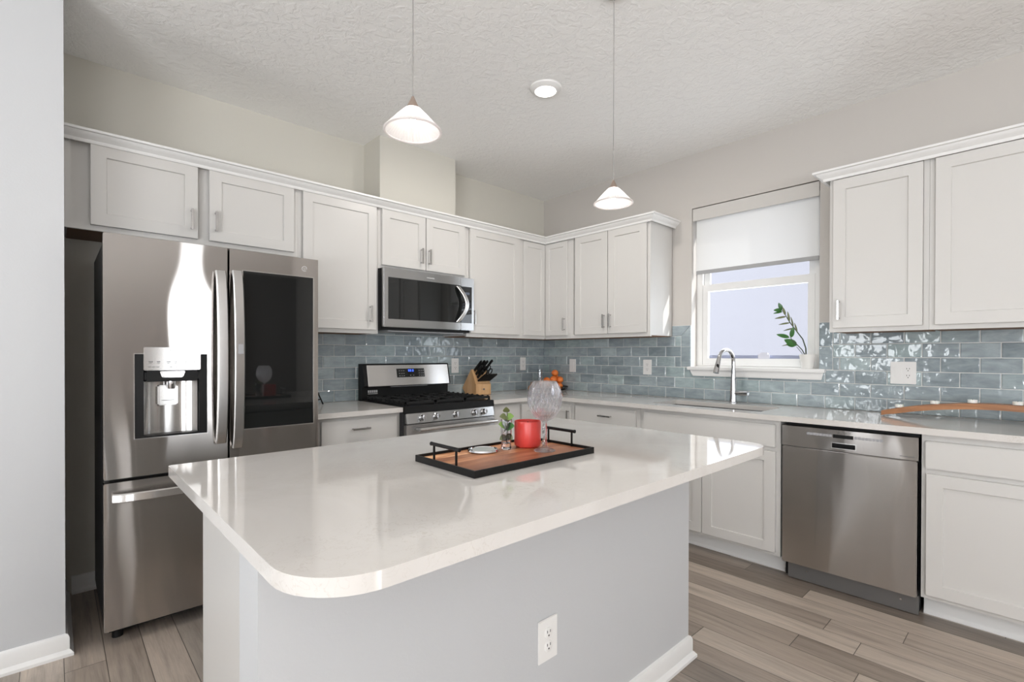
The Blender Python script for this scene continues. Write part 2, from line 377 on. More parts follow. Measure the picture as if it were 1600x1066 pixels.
# ------------------------------------------------------------------ room shell
XW, YS = -7.0, -8.5
MB().box((XW-.15, YS-.15, -.12), (.15, .15, 0)).build('floor', FLOORM, kind='structure')
MB().box((XW-.15, YS-.15, CEIL), (.15, .15, CEIL+.15)).build('ceiling', CEILM, kind='structure')
MB().box((XW-.15, 0, 0), (.15, .15, CEIL)).build('wall_back', WALL, kind='structure')
WY0, WY1, WZ0, WZ1 = -2.463, -1.585, 1.140, 2.392
wr = MB().slab([YS-.15, WY0, WY1, 0], [0, WZ0, WZ1, CEIL], lambda u, v: not (WY0 < u < WY1 and WZ0 < v < WZ1), lambda u, v, t: (t, u, v), 0, .15).build('wall_right', WALLR, kind='structure', smooth=False)
MB().slab([YS-.15, -7.2, -4.0, -1.87, -.97, 0], [0, 1.02, 2.17, 2.22, CEIL], lambda u, v: not ((-7.2 < u < -4.0 and v < 2.17) or (-1.87 < u < -.97 and 1.02 < v < 2.22)), lambda u, v, t: (t, u, v), XW-.15, XW).build('wall_west', WALLW, kind='structure', smooth=False)
MB().slab([XW, -6.6, -4.6, -2.25, -1.45, 0], [0, .42, 2.17, 2.38, CEIL], lambda u, v: not ((-6.6 < u < -4.6 and v < 2.17) or (-2.25 < u < -1.45 and .42 < v < 2.38)), lambda u, v, t: (u, t, v), YS-.15, YS).build('wall_south', TAUPE, kind='structure', smooth=False)
MB().box((XW, -.695, 0), (-3.612, 0, CEIL)).build('wall_left', WALLW, kind='structure')
MB().box((3.4, -9, -.2), (3.6, 6, 6.4)).build('wall_outside', OUTSIDE, kind='structure')
MB().box((-1.945, -.245, 2.29), (-1.285, 0, CEIL)).build('wall_chase', WALL, kind='structure')
# baseboards: flat board with eased top and shoe moulding
BBP = [(0, 0), (.026, 0), (.026, .012), (.016, .024), (.013, .026), (.013, .074), (.008, .086), (0, .090)]
MB().sweep([(XW, -.695), (-3.612, -.695), (-3.612, -.01)], BBP, -1).build('baseboard_left', TRIM, kind='structure')
MB().sweep([(-3.58, 0), (-2.55, 0)], BBP, -1).build('baseboard_back', TRIM, kind='structure')
# door frames and glass of the far openings
def frame_open(name, fn, u0, u1, v0, v1, n):
    t = .06; cuts = [u0]
    for k in range(n): cuts += [u0 + (u1-u0)*(k+1)/n]
    us, holes = [], []
    for a, b in zip(cuts, cuts[1:]): us += [a, a+t, b-t]; holes.append((a+t, b-t))
    us = sorted(set(us + [u1])); vs = [v0, v0+t, v1-t, v1]
    o = MB().slab(us, vs, lambda u, v: not (v0+t < v < v1-t and any(a < u < b for a, b in holes)), fn, -.05, .03).build(name, TRIM, kind='structure', smooth=False)
    return o
frame_open('door_1', lambda u, v, t: (XW-.05+t, u, v), -7.2, -4.0, 0, 2.17, 3)
frame_open('door_2', lambda u, v, t: (u, YS-.05+t, v), -6.6, -4.6, 0, 2.17, 2)
frame_open('window_2', lambda u, v, t: (u, YS-.05+t, v), -2.25, -1.45, .42, 2.38, 1)
frame_open('window_3', lambda u, v, t: (XW-.05+t, u, v), -1.87, -.97, 1.02, 2.22, 1)

# ------------------------------------------------------------------ tiles
TH, TW = .0817, .1612
def tiles(name, w, rects, parent, ustart=0.0):
    g = MB(); t = MB(); lay = t.bm.loops.layers.float_color.new('Col')
    def tile(poly):
        n = len(poly); cx = sum(p[0] for p in poly)/n; cz = sum(p[1] for p in poly)/n
        col = (random.random(), random.random(), random.random(), 1)
        tx, tz = random.gauss(0, .004), random.gauss(0, .006); q = .0035
        def ins(p):
            du, dz = p[0]-cx, p[1]-cz; L = math.hypot(du, dz)
            return (p[0]-math.copysign(min(q, abs(du)), du), p[1]-math.copysign(min(q, abs(dz)), dz))
        A = [t.bm.verts.new(W(w, p[0], .004, p[1])) for p in poly]; B = [t.bm.verts.new(W(w, p[0], .0085, p[1])) for p in poly]
        D = [t.bm.verts.new(W(w, ins(p)[0], .0105 + (p[0]-cx)*tx + (p[1]-cz)*tz, ins(p)[1])) for p in poly]
        fs = [t.bm.faces.new(D)]
        for X, Y in ((A, B), (B, D)):
            for k in range(n): fs.append(t.bm.faces.new((X[k], X[(k+1) % n], Y[(k+1) % n], Y[k])))
        for f in fs:
            for l in f.loops: l[lay] = col
    gr = .0023
    for (u0, u1, z0, z1) in rects:
        g.wb(w, u0, u1, 0.0, .0055, z0, z1)
        r0 = round((z0 - .914) / TH)
        r = 0
        while True:
            a, b = .914 + (r0 + r) * TH, .914 + (r0 + r + 1) * TH
            if a >= z1 - .012: break
            off = 0 if (r0 + r) % 2 else TW / 2
            k0 = int(u0 / TW) - 2
            for k in range(k0, 3):
                ua, ub = k * TW - off, (k + 1) * TW - off
                ua, ub = max(ua, u0), min(ub, u1)
                if ub - ua < .012: continue
                zb = min(b, z1)
                tile([(ua+gr, max(a, z0)+gr), (ub-gr, max(a, z0)+gr), (ub-gr, zb-gr), (ua+gr, zb-gr)])
            r += 1
    return g, t, tile
wb_ = bpy.data.objects['wall_back']
g, t, tl = tiles('t', 'L', [(-2.57, 0, .914, .914+6*TH), (-2.0, -1.24, .914+6*TH, 1.447)], wb_)
g.build('backsplash_grout', GROUT, wb_, smooth=False); t.build('backsplash_tiles', TILE, wb_, smooth=False)
g, t, tl = tiles('t', 'R', [(-4.05, 0, .914, .914+3*TH), (-1.503, -.011, .914+3*TH, .914+6*TH), (-4.05, -2.541, .914+3*TH, .914+6*TH)], wr)
# bullnose trim tiles round the window, mitred at the left top corner
g.wb('R', -1.585, -1.503, 0, .0055, 1.1591, 1.4865); g.wb('R', -1.503, -1.424, 0, .0055, 1.4042, 1.4865); g.wb('R', -2.541, -2.463, 0, .0055, 1.1591, 1.466)
e = .002
tl([(-1.503-e, 1.163), (-1.503-e, 1.320-e), (-1.583, 1.320-e), (-1.583, 1.163)])
tl([(-1.503-e, 1.320+e), (-1.503-e, 1.404), (-1.583, 1.4845-e), (-1.583, 1.320+e)])
tl([(-1.503-.0005, 1.4062), (-1.426, 1.4062), (-1.426, 1.4845), (-1.5805, 1.4845)])
tl([(-2.465, 1.163), (-2.465, 1.310-e), (-2.539, 1.310-e), (-2.539, 1.163)])
tl([(-2.465, 1.310+e), (-2.465, 1.464), (-2.539, 1.464), (-2.539, 1.310+e)])
g.build('backsplash_grout', GROUT, wr, smooth=False); t.build('backsplash_tiles', TILE, wr, smooth=False)

# ------------------------------------------------------------------ window and shade
win = MB().slab([WY0, WY0+.05, WY1-.045, WY1], [WZ0, 1.180, 2.33, WZ1], lambda u, v: not (WY0+.05 < u < WY1-.045 and 1.180 < v < 2.33), lambda u, v, t: (t, u, v), .088, .15).build('window_1', TRIM, kind='structure', smooth=False)
win['_o'] = (0., 0., 0.)
def sash(name, z0, z1, x0, x1, tb, tt):
    a, b = WY0+.052, WY1-.047; s_ = .042
    o = MB().slab([a, a+s_, b-s_, b], [z0, z0+tb, z1-tt, z1], lambda u, v: not (a+s_ < u < b-s_ and z0+tb < v < z1-tt), lambda u, v, t: (t, u, v), x0, x1).build(name, TRIM, win, smooth=False)
    MB().box((x0+.012, a+s_-.004, z0+tb-.004), (x0+.018, b-s_+.004, z1-tt+.004)).build('pane', PANE, o, smooth=False)
    return o
lo = sash('lower_sash', 1.181, 1.802, .090, .118, .048, .055)
sash('upper_sash', 1.775, 2.328, .120, .146, .03, .04)
MB().box((.119, WY0+.055, 1.225), (.124, WY1-.05, 1.253)).build('screen_rail', mat('lavender_grey_metal', (.32, .32, .40), .5), win)
sl = MB()
sl.box((.082, -2.13, 1.228), (.0895, -2.05, 1.262), .003); sl.box((.076, -2.12, 1.252), (.0895, -2.06, 1.272), .004)
sl.build('sash_lift', mat('clear_grey_plastic', (.62, .62, .68), .15), win)
# sill (stool with tapered apron)
stool = MB().box((-.052, -2.506, 1.1405), (.0878, -1.573, 1.1655), .004)
stool.hexa([(-.011, -2.480, 1.094), (-.032, -2.484, 1.094), (-.032, -1.612, 1.094), (-.011, -1.612, 1.094), (-.011, -2.492, 1.1404), (-.038, -2.496, 1.1404), (-.038, -1.590, 1.1404), (-.011, -1.590, 1.1404)], .003)
stool.build('window_sill', TRIM, win)
sh = thing('roller_shade', 'white woven roller shade pulled halfway down over the kitchen sink window', 'window shade', (.03, -2.024, 2.39))
fs = MB().box((.004, WY0+.005, 2.292), (.012, WY1-.005, 2.386), .001); fs.box((.012, WY0+.012, 2.372), (.07, WY1-.012, 2.378)); fs.build('fascia', paint('greige_fascia_fabric', (.56, .54, .51), .7), sh)
MB().box((.0342, WY0+.014, 1.905), (.0352, WY1-.022, 2.372)).build('fabric', SHADEF, sh, smooth=False)
MB().cyl((.052, WY0+.012, 2.352), (.052, WY1-.02, 2.352), .015).build('roller_tube', GREYP, sh)
hb = MB().box((.030, WY0+.013, 1.880), (.040, WY1-.021, 1.908), .002); hb.build('hem_bar', paint('grey_hem_fabric', (.36, .36, .36), .7), sh)

# ------------------------------------------------------------------ cabinetry
def shaker(w, u0, u1, z0, z1, n0, n1, name, parent, stile=.060, rail=None, m=None, rec=.009):
    rail = rail or stile; mb = MB(); bm = mb.bm; b = .0015
    def ring(i, j, n): return [bm.verts.new(W(w, u, n, z)) for u, z in ((u0+i, z0+j), (u1-i, z0+j), (u1-i, z1-j), (u0+i, z1-j))]
    R_ = [ring(0, 0, n0), ring(0, 0, n1-b), ring(b, b, n1), ring(stile, rail, n1), ring(stile+.003, rail+.003, n1-rec)]
    bm.faces.new(R_[0]); bm.faces.new(R_[-1])
    for X, Y in zip(R_, R_[1:]):
        for k in range(4): bm.faces.new((X[k], X[(k+1) % 4], Y[(k+1) % 4], Y[k]))
    return mb.build(name, m or CAB, parent, smooth=False)
def slabfront(w, u0, u1, z0, z1, n0, n1, name, parent):
    return MB().wb(w, u0, u1, n0, n1, z0, z1, .003).build(name, CAB, parent)
def pull(w, u, z, nb, parent, vert=True, L=.112):
    h = L / 2; mb = MB(); a = .0045; so = .028
    if vert:
        for s_ in (-1, 1): mb.wb(w, u-a, u+a, nb, nb+so, z+s_*(h-.009)-a, z+s_*(h-.009)+a, .001)
        mb.wb(w, u-.0055, u+.0055, nb+so-.004, nb+so+.006, z-h, z+h, .0015)
    else:
        for s_ in (-1, 1): mb.wb(w, u+s_*(h-.009)-a, u+s_*(h-.009)+a, nb, nb+so, z-a, z+a, .001)
        mb.wb(w, u-h, u+h, nb+so-.004, nb+so+.006, z-.0055, z+.0055, .0015)
    return mb.build('handle', NICKEL, parent)
UP0, UP1 = 1.397, 2.300
FN, DN = .327, .347
def upper(name, label, w, u0, u1, z0, doors, ends=()):
    t = thing(name, label, 'wall cabinet', W(w, (u0+u1)/2, .16, z0))
    MB().wb(w, u0+.0005, u1-.0005, .012, FN-.0182, z0+.008, UP1).build('body', CAB, t)
    fr = MB().slab([u0+.0005, u0+.024, u1-.024, u1-.0005], [z0, z0+.030, UP1-.03, UP1], lambda u, v: not (u0+.024 < u < u1-.024 and z0+.03 < v < UP1-.03), lambda u, v, tt: W(w, u, tt, v), FN-.018, FN+.0005)
    fr.build('face_frame', CAB, t, smooth=False)
    MB().wb(w, u0+.012, u1-.012, .012, FN-.02, z0+.002, z0+.0078).build('bottom_panel', BROWN, t)
    for (a, b, c, d, hu, hz) in doors:
        dr = shaker(w, a, b, c, d, FN+.001, DN, 'door', t)
        if hu is not None: pull(w, hu, hz, DN, dr)
    return t
upper('upper_cabinet', 'low white two-door cabinet above the refrigerator', 'L', -3.609, -2.541, 1.852, [(-3.514, -3.071, 1.877, 2.270, -3.102, 1.974), (-3.018, -2.568, 1.877, 2.270, -2.988, 1.982)])
upper('upper_cabinet', 'tall single-door white cabinet between refrigerator and microwave', 'L', -2.541, -2.003, UP0, [(-2.515, -2.021, 1.422, 2.268, -2.072, 1.528)])
upper('upper_cabinet', 'short white two-door cabinet directly above the microwave', 'L', -2.003, -1.238, 1.852, [(-1.980, -1.628, 1.875, 2.268, -1.670, 1.973), (-1.622, -1.264, 1.875, 2.268, -1.603, 1.973)])
upper('upper_cabinet', 'tall single-door white cabinet just right of the microwave', 'L', -1.238, -.643, UP0, [(-1.212, -.670, 1.427, 2.266, -1.183, 1.553)])
t = thing('corner_cabinet', 'white corner wall cabinet with folding door, in the room corner above oranges', 'wall cabinet', (-.3, -.3, UP0))
cp = [(-.643, -.012), (-.012, -.012), (-.012, -.643), (-FN, -.643), (-FN, -FN), (-.643, -FN)]
MB().prism(cp, lambda a, b, z: (a, b, z), UP0+.008, UP1).build('body', CAB, t)
ff = MB().box((-.6425, -FN-.0005, UP0), (-.331, -FN+.018, UP0+.03)); ff.box((-FN-.0005, -.6425, UP0), (-FN+.018, -.331, UP0+.03)); ff.build('bottom_rail', CAB, t)
MB().prism([(-.63, -.014), (-.014, -.014), (-.014, -.63), (-.305, -.63), (-.305, -.305), (-.63, -.305)], lambda a, b, z: (a, b, z), UP0+.002, UP0+.0078).build('bottom_panel', BROWN, t)
shaker('L', -.616, -.349, 1.427, 2.256, FN+.001, DN, 'door', t, .045)
dr = shaker('R', -.607, -.349, 1.427, 2.256, FN+.001, DN, 'door', t, .045); pull('R', -.583, 1.523, DN, dr)
upper('upper_cabinet', 'white two-door wall cabinet with exposed side, left of the window', 'R', -1.424, -.643, UP0, [(-1.037, -.697, 1.427, 2.266, -1.011, 1.529), (-1.398, -1.044, 1.427, 2.266, -1.074, 1.529)])
upper('upper_cabinet', 'single-door white wall cabinet immediately right of the window', 'R', -3.052, -2.604, 1.387, [(-3.027, -2.624, 1.411, 2.260, -2.657, 1.512)])
upper('upper_cabinet', 'white wall cabinet cut off by the right photo edge, above candle stave', 'R', -3.98, -3.052, 1.387, [(-3.512, -3.076, 1.411, 2.260, None, 0), (-3.955, -3.518, 1.411, 2.260, -3.545, 1.512)])
CRP = [(.012, 2.301), (0.0215, 2.301), (.0215, 2.272), (.0145, 2.272), (.0145, 2.256), (.020, 2.256), (.026, 2.264), (.029, 2.270), (.030, 2.276), (.046, 2.288), (.060, 2.298), (.062, 2.303), (.074, 2.305), (.074, 2.316), (.012, 2.316)]
CRP = [(a-.0, z) for a, z in [(-.02, 2.3005), (.0205, 2.3005), (.0205, 2.262), (.026, 2.262), (.030, 2.270), (.031, 2.276), (.046, 2.287), (.058, 2.298), (.060, 2.303), (.073, 2.305), (.073, 2.316), (-.02, 2.316)]]
tag(MB().sweep([(-3.609, -FN), (-FN, -FN), (-FN, -1.424), (-.002, -1.424)], CRP, -1).build('crown_molding', TRIM), 'long white crown molding turning the corner over the left cabinets', 'molding')
tag(MB().sweep([(-.002, -2.604), (-FN, -2.604), (-FN, -3.98)], CRP, -1).build('crown_molding', TRIM), 'white crown molding over the cabinets right of the window', 'molding')

# base cabinets
BF, BD, BT = .62, .640, .8825
def base(name, label, w, u0, u1, fronts, kick=(None, None), cat='base cabinet'):
    t = thing(name, label, cat, W(w, (u0+u1)/2, .3, 0))
    bd = MB()
    if name == 'sink_cabinet':
        bd.wb(w, u0+.0005, u1-.0005, .014, BF-.02, .105, .69); bd.wb(w, u0+.0005, u1-.0005, BF-.02, BF, .105, BT)
        bd.wb(w, u0+.0005, u0+.018, .014, BF-.02, .69, BT); bd.wb(w, u1-.018, u1-.0005, .014, BF-.02, .69, BT)
    else: bd.wb(w, u0+.0005, u1-.0005, .014, BF, .105, BT, .001)
    bd.build('body', CAB, t)
    kick_run(w, u0, u1, t)
    for f in fronts:
        k, a, b, c, d = f[:5]
        if k == 'drawer': o = slabfront(w, a, b, c, d, BF+.0005, BD, 'drawer', t)
        elif k == 'panel': o = slabfront(w, a, b, c, d, BF+.0005, BD, 'front_panel', t)
        else: o = shaker(w, a, b, c, d, BF+.0005, BD, 'door', t, .060, .056)
        if len(f) > 5: pull(w, f[5], f[6], BD, o, f[7])
    return t
KP = [(0, 0.0), (.014, 0.0), (.014, .006), (.005, .017), (.004, .020), (.004, .1045), (0, .1045)]
def kick_run(w, u0, u1, t):
    mb = MB(); mb.wb(w, u0+.001, u1-.001, .45, .528, 0, .1048)
    A = W(w, u0+.001, .5282, 0); B = W(w, u1-.001, .5282, 0)
    mb.sweep([(A.x, A.y), (B.x, B.y)], KP, -1 if w == 'L' else 1)
    mb.build('toe_kick', TRIM, t, smooth=False)
base('base_cabinet', 'white drawer cabinet squeezed between refrigerator and range', 'L', -2.545, -2.003, [('drawer', -2.520, -2.030, .722, .862, -2.284, .806, False), ('door', -2.520, -2.030, .127, .703)])
base('base_cabinet', 'narrow white base cabinet just right of the range', 'L', -1.238, -.934, [('drawer', -1.212, -.945, .722, .862), ('door', -1.212, -.945, .127, .703)])
t = thing('corner_base_cabinet', 'white corner base cabinet with folding doors, behind the crystal goblet', 'base cabinet', (-.45, -.45, 0))
MB().prism([(-.933, -.014), (-.014, -.014), (-.014, -.927), (-BF, -.927), (-BF, -BF), (-.933, -BF)], lambda a, b, z: (a, b, z), .105, BT).build('body', CAB, t)
MB().prism([(-.933, -.45), (-.45, -.45), (-.45, -.927), (-.53, -.927), (-.53, -.53), (-.933, -.53)], lambda a, b, z: (a, b, z), 0, .1048).build('toe_kick', TRIM, t)
shaker('L', -.922, -.642, .127, .862, BF+.0005, BD, 'door', t, .055); dr = shaker('R', -.899, -.642, .127, .858, BF+.0005, BD, 'door', t, .055); pull('R', -.884, .757, BD, dr)
base('base_cabinet', 'white drawer base cabinet left of the sink, one visible black pull', 'R', -1.530, -.929, [('drawer', -1.499, -.949, .722, .858, -1.243, .800, False), ('door', -1.499, -1.226, .127, .703), ('door', -1.222, -.949, .127, .703)])
base('sink_cabinet', 'white sink base cabinet with two doors, left of the dishwasher', 'R', -2.444, -1.531, [('panel', -2.419, -1.562, .728, .858), ('door', -1.984, -1.562, .127, .703), ('door', -2.420, -1.988, .127, .703)])
base('base_cabinet', 'white base cabinet at right edge, drawer over doors, beside the dishwasher', 'R', -3.98, -3.0635, [('drawer', -3.952, -3.079, .722, .851), ('door', -3.512, -3.083, .127, .698), ('door', -3.952, -3.517, .127, .698)])

# worktops
CZ0, CZ1, CN = .8835, .914, .660
def ctop(name, label, us, vs, solid):
    return tag(MB().slab(us, vs, solid, lambda u, v, t: (u, v, t), CZ0, CZ1).build(name, QUARTZ, smooth=False), label, 'countertop')
ctop('countertop', 'short white quartz countertop between refrigerator and range', [-2.560, -2.0015], [-CN, -.0115], lambda u, v: True)
SX0, SX1, SY0, SY1 = -.530, -.190, -2.300, -1.560
ctop('countertop', 'long L-shaped white quartz countertop running from range past the sink', [-1.2395, -CN, SX0, SX1, -.0115], [-3.99, SY0, SY1, -CN, -.0115], lambda u, v: (v > -CN or u > -CN) and not (SX0 < u < SX1 and SY0 < v < SY1))
sk = thing('sink', 'stainless undermount kitchen sink below the window', 'sink', (-.345, -1.93, .7))
sb = MB(); a, b, c, d = SX0-.006, SX1+.006, SY0-.006, SY1+.006; q = .003
sb.box((a-q, c-q, .70), (b+q, d+q, .703)); sb.box((a-q, c-q, .703), (a, d+q, .883)); sb.box((b, c-q, .703), (b+q, d+q, .883)); sb.box((a, c-q, .703), (b, c, .883)); sb.box((a, d, .703), (b, d+q, .883))
sb.build('basin', STEELD, sk, smooth=False)
MB().lathe([(0, .7031), (.045, .7031), (.043, .7055), (.02, .7045), (0, .7045)], (-.345, -1.93, 0)).build('drain', CHROME, sk)

# ------------------------------------------------------------------ faucet
fx, fy = -.105, -1.955
fa = thing('faucet', 'chrome gooseneck pull-down faucet behind the sink', 'faucet', (fx, fy, .914))
MB().lathe([(0, .9145), (.029, .9145), (.029, .919), (.025, .923), (.022, .96), (.0195, 1.02), (.0155, 1.12), (.0138, 1.16), (0, 1.16)], (fx, fy, 0)).build('body', CHROME, fa)
dx, dy = -.98, .18
pts = [(fx, fy, 1.155)]
for k in range(0, 15):
    an = PI * (1 - k / 14 * .93); r = .085; off = r + r * math.cos(an)
    pts.append((fx + dx*off, fy + dy*off, 1.205 + r * math.sin(an)))
MB().tube(pts, .0132, 16).build('spout', CHROME, fa)
e0 = Vector(pts[-1]); dd = (Vector(pts[-1]) - Vector(pts[-2])).normalized()
MB().tube([e0 - dd*.002, e0 + dd*.02, e0 + dd*.07, e0 + dd*.098], [.0142, .015, .0185, .0200], 16).build('spray_head', CHROME, fa)
nb = Vector((-.85, -.5, .1)).normalized(); cpt = e0 + dd*.05
MB().sphere(cpt + nb*.0150, .009, 12, (.6, 1, 1.9)).build('spray_button', BLACK, fa)
lv = MB(); lv.cyl((fx, fy-.012, .985), (fx-.004, fy-.05, .985), .014, 20); lv.cyl((fx-.004, fy-.048, .985), (fx-.010, fy-.105, .988), .0175, 20, .0155); lv.build('lever', CHROME, fa)

# ------------------------------------------------------------------ refrigerator
fr = thing('refrigerator', 'stainless french-door refrigerator with dark glass panel and ice dispenser', 'refrigerator', (-3.04, -.4, 0))
MB().box((-3.487, -.700, .05), (-2.592, -.03, 1.742), .004).build('cabinet_body', DGREY, fr)
FD0, FD1 = -.705, -.770
def fdoor(x0, x1, z0, z1, holes, name):
    us = sorted({x0, x1, *[h[0] for h in holes], *[h[1] for h in holes]}); vs = sorted({z0, z1, *[h[2] for h in holes], *[h[3] for h in holes]})
    mb = MB().slab(us, vs, lambda u, v: not any(h[0] < u < h[1] and h[2] < v < h[3] for h in holes), lambda u, v, t: (u, t, v), FD0, FD1+.004)
    # rounded front skin
    bm = mb.bm; rim = [e for e in bm.edges if all(abs(v.co.y - (FD1+.004)) < 1e-6 for v in e.verts) and len(e.link_faces) == 2 and e.calc_face_angle() > 1 and (all(abs(v.co.x-x0) < 1e-6 for v in e.verts) or all(abs(v.co.x-x1) < 1e-6 for v in e.verts) or all(abs(v.co.z-z0) < 1e-6 for v in e.verts) or all(abs(v.co.z-z1) < 1e-6 for v in e.verts))]
    bmesh.ops.recalc_face_normals(bm, faces=bm.faces)
    bmesh.ops.bevel(bm, geom=rim, offset=.008, segments=4, affect='EDGES')
    return mb.build(name, STEEL, fr)
ld = fdoor(-3.490, -3.027, .718, 1.767, [(-3.390, -3.110, .880, 1.257)], 'door')
rd = fdoor(-3.018, -2.588, .718, 1.767, [(-2.959, -2.614, .883, 1.667)], 'door')
fz = fdoor(-3.490, -2.588, .072, .703, [], 'freezer_drawer')
for o_, z0, z1 in ((ld, .722, 1.763), (fz, .076, .699)): MB().box((-3.4925, -.763, z0), (-3.4902, -.712, z1)).build('edge_strip', STEELL, o_)
MB().box((-3.024, -.735, .72), (-3.021, -.706, 1.765)).build('door_gasket', RUBBER, fr)
MB().box((-3.47, -.69, .704), (-2.61, -.72, .717)).build('drawer_gasket', RUBBER, fr)
for x in (-3.44, -2.64): MB().cyl((x, -.66, 0), (x, -.66, .0505), .02).build('foot', BLACK, fr)
MB().box((-3.47, -.68, .03), (-2.61, -.66, .05)).build('base_grille', BLACK, fr)
def bow(x, z0, z1, hw, parent, so=.05, n=26):
    pts = []
    for k in range(n+1):
        s_ = k / n; z = z0 + (z1-z0)*s_
        pts.append((x, FD1 - .014 - so * (math.sin(PI * s_) ** .55), z))
    mb = MB().strip(pts, hw, .010, (1, 0, 0))
    return mb.build('handle', STEELL, parent)
bow(-3.0605, .832, 1.648, .0225, ld); rh = bow(-2.990, .802, 1.656, .0225, rd)
MB().box((-2.999, -.846, 1.255), (-2.976, -.8425, 1.302), .001).build('latch_button', GREYP, rh)
MB().box((-2.958, -.7655, .884), (-2.615, -.745, 1.666), .002).build('glass_panel', BGLASS, rd)
fl = MB().slab([-2.963, -2.958, -2.615, -2.610], [.879, .884, 1.666, 1.671], lambda u, v: not (-2.958 < u < -2.615 and .884 < v < 1.666), lambda u, v, t: (u, t, v), -.752, -.7672); fl.build('glass_rim', STEELL, rd, smooth=False)
lg = MB()
for k in range(20):
    a0, a1 = 2*PI*(k+1)/24, 2*PI*(k+2)/24
    lg.hexa([(-2.661+math.cos(a)*r, y, 1.711+math.sin(a)*r) for y in (-.7658, -.7672) for a, r in ((a0, .0115), (a1, .0115), (a1, .0140), (a0, .0140))])
lg.box((-2.665, -.7672, 1.705), (-2.663, -.7658, 1.717)); lg.box((-2.665, -.7672, 1.705), (-2.658, -.7658, 1.707)); lg.box((-2.657, -.7672, 1.710), (-2.647, -.7658, 1.712)); lg.build('emblem', PRINTL, rd, smooth=False)
# dispenser
dp = MB().slab([-3.3905, -3.387, -3.113, -3.1095], [.8795, .8835, 1.2535, 1.2575], lambda u, v: not (-3.387 < u < -3.113 and .8835 < v < 1.2535), lambda u, v, t: (u, t, v), -.715, -.7675).build('dispenser_frame', STEELL, ld, smooth=False)
nk = MB().box((-3.386, -.700, .884), (-3.114, -.7065, 1.253)); nk.box((-3.3868, -.7065, .884), (-3.355, -.762, 1.253)); nk.box((-3.145, -.7065, .884), (-3.1132, -.762, 1.253)); nk.box((-3.355, -.7065, 1.235), (-3.145, -.762, 1.253)); nk.box((-3.386, -.7065, .8838), (-3.114, -.764, .892)); nk.build('dispenser_cavity', BLACK, ld, smooth=False)
bk = MB(); n = 14; xs = [-3.352 + k*(.204)/n for k in range(n+1)]
def bz(x, z): return -.712 + .030*((x+3.25)/.102)**2*-1 - 0
P0 = [(x, -.7085 - .030*abs((x+3.25)/.102)**3, z) for z in (.893, 1.135) for x in xs]
vs_ = [bk.bm.verts.new(p) for p in P0]
for k in range(n): bk.bm.faces.new((vs_[k], vs_[k+1], vs_[k+n+2], vs_[k+n+1]))
bk.build('dispenser_back', STEELL, ld)
MB().box((-3.356, -.748, 1.181), (-3.141, -.776, 1.284), .003).build('control_panel', STEELL, ld)
MB().box((-3.352, -.7086, 1.130), (-3.146, -.770, 1.181), .008).build('dispenser_hood', BLACK, ld)
MB().hexa([(-3.288, -.74, 1.148), (-3.210, -.74, 1.148), (-3.210, -.7735, 1.148), (-3.288, -.7735, 1.148), (-3.298, -.74, 1.177), (-3.200, -.74, 1.177), (-3.200, -.7735, 1.177), (-3.298, -.7735, 1.177)], .003).build('dispenser_button', STEELL, ld)
MB().lathe([(0, 1.095), (.014, 1.095), (.018, 1.108), (.018, 1.131), (0, 1.131)], (-3.25, -.735, 0), 20).build('nozzle', CHROME, ld)
MB().box((-3.300, -.716, 1.020), (-3.222, -.728, 1.112), .006).build('paddle', STEELL, ld)
MB().box((-3.285, -.7275, 1.042), (-3.237, -.7295, 1.044)).build('paddle_mark', PRINT, ld)
text('wordmark', 'ThinQ', .013, PRINT, ld, (-3.262, -.7763, 1.264), (1, 0, 0), (0, 0, 1))
def pmark(x0, x1, z0, z1): MB().box((x0, -.7766, z0), (x1, -.7758, z1)).build('panel_marking', PRINT, ld, smooth=False)
for k, x in enumerate((-3.338, -3.308, -3.272, -3.245, -3.205, -3.170)): pmark(x, x+(.012 if k % 2 else .015), 1.218, 1.221); pmark(x+.001, x+.010, 1.212, 1.2145)
for x in (-3.34, -3.325, -3.31, -3.262, -3.240, -3.222): pmark(x, x+.010, 1.195, 1.1975)
pmark(-3.185, -3.150, 1.266, 1.2685)
# freezer handle
pts = [(-3.462 + k*(.848)/24, FD1 - .014 - .034*(math.sin(PI*k/24)**.4), .640) for k in range(25)]
fh = MB().strip(pts, .019, .010, (0, 0, 1)).build('handle', STEELL, fz)
fp = MB().box((-3.437, -.8018, .630), (-3.42, -.8012, .65)); fp.build('handle_print', PRINTL, fh)

# ------------------------------------------------------------------ range
RX0, RX1 = -1.999, -1.2415
rg = thing('range', 'stainless and black freestanding gas range below the microwave', 'range', (-1.62, -.35, 0))
MB().box((RX0, -.648, .02), (RX1, -.02, .900), .003).build('body', DGREY, rg)
for x in (RX0+.05, RX1-.05): MB().cyl((x, -.6, 0), (x, -.6, .021), .018).build('foot', BLACK, rg)
MB().hexa([(RX0-.006, -.650, .868), (RX1+.006, -.650, .868), (RX1+.006, -.02, .900), (RX0-.006, -.02, .900), (RX0-.006, -.672, .915), (RX1+.006, -.672, .915), (RX1+.006, -.02, .921), (RX0-.006, -.02, .921)][:0] or [(RX0+.001, -.678, .872), (RX1-.001, -.678, .872), (RX1-.001, -.02, .9002), (RX0+.001, -.02, .9002), (RX0+.001, -.672, .918), (RX1-.001, -.672, .918), (RX1-.001, -.02, .921), (RX0+.001, -.02, .921)], .003).build('cooktop', BLACK, rg)
MB().hexa([(RX0+.010, -.650, .806), (RX1-.010, -.650, .806), (RX1-.010, -.690, .806), (RX0+.010, -.690, .806), (RX0+.010, -.650, .871), (RX1-.010, -.650, .871), (RX1-.010, -.676, .871), (RX0+.010, -.676, .871)], .003).build('control_panel', STEELD, rg)
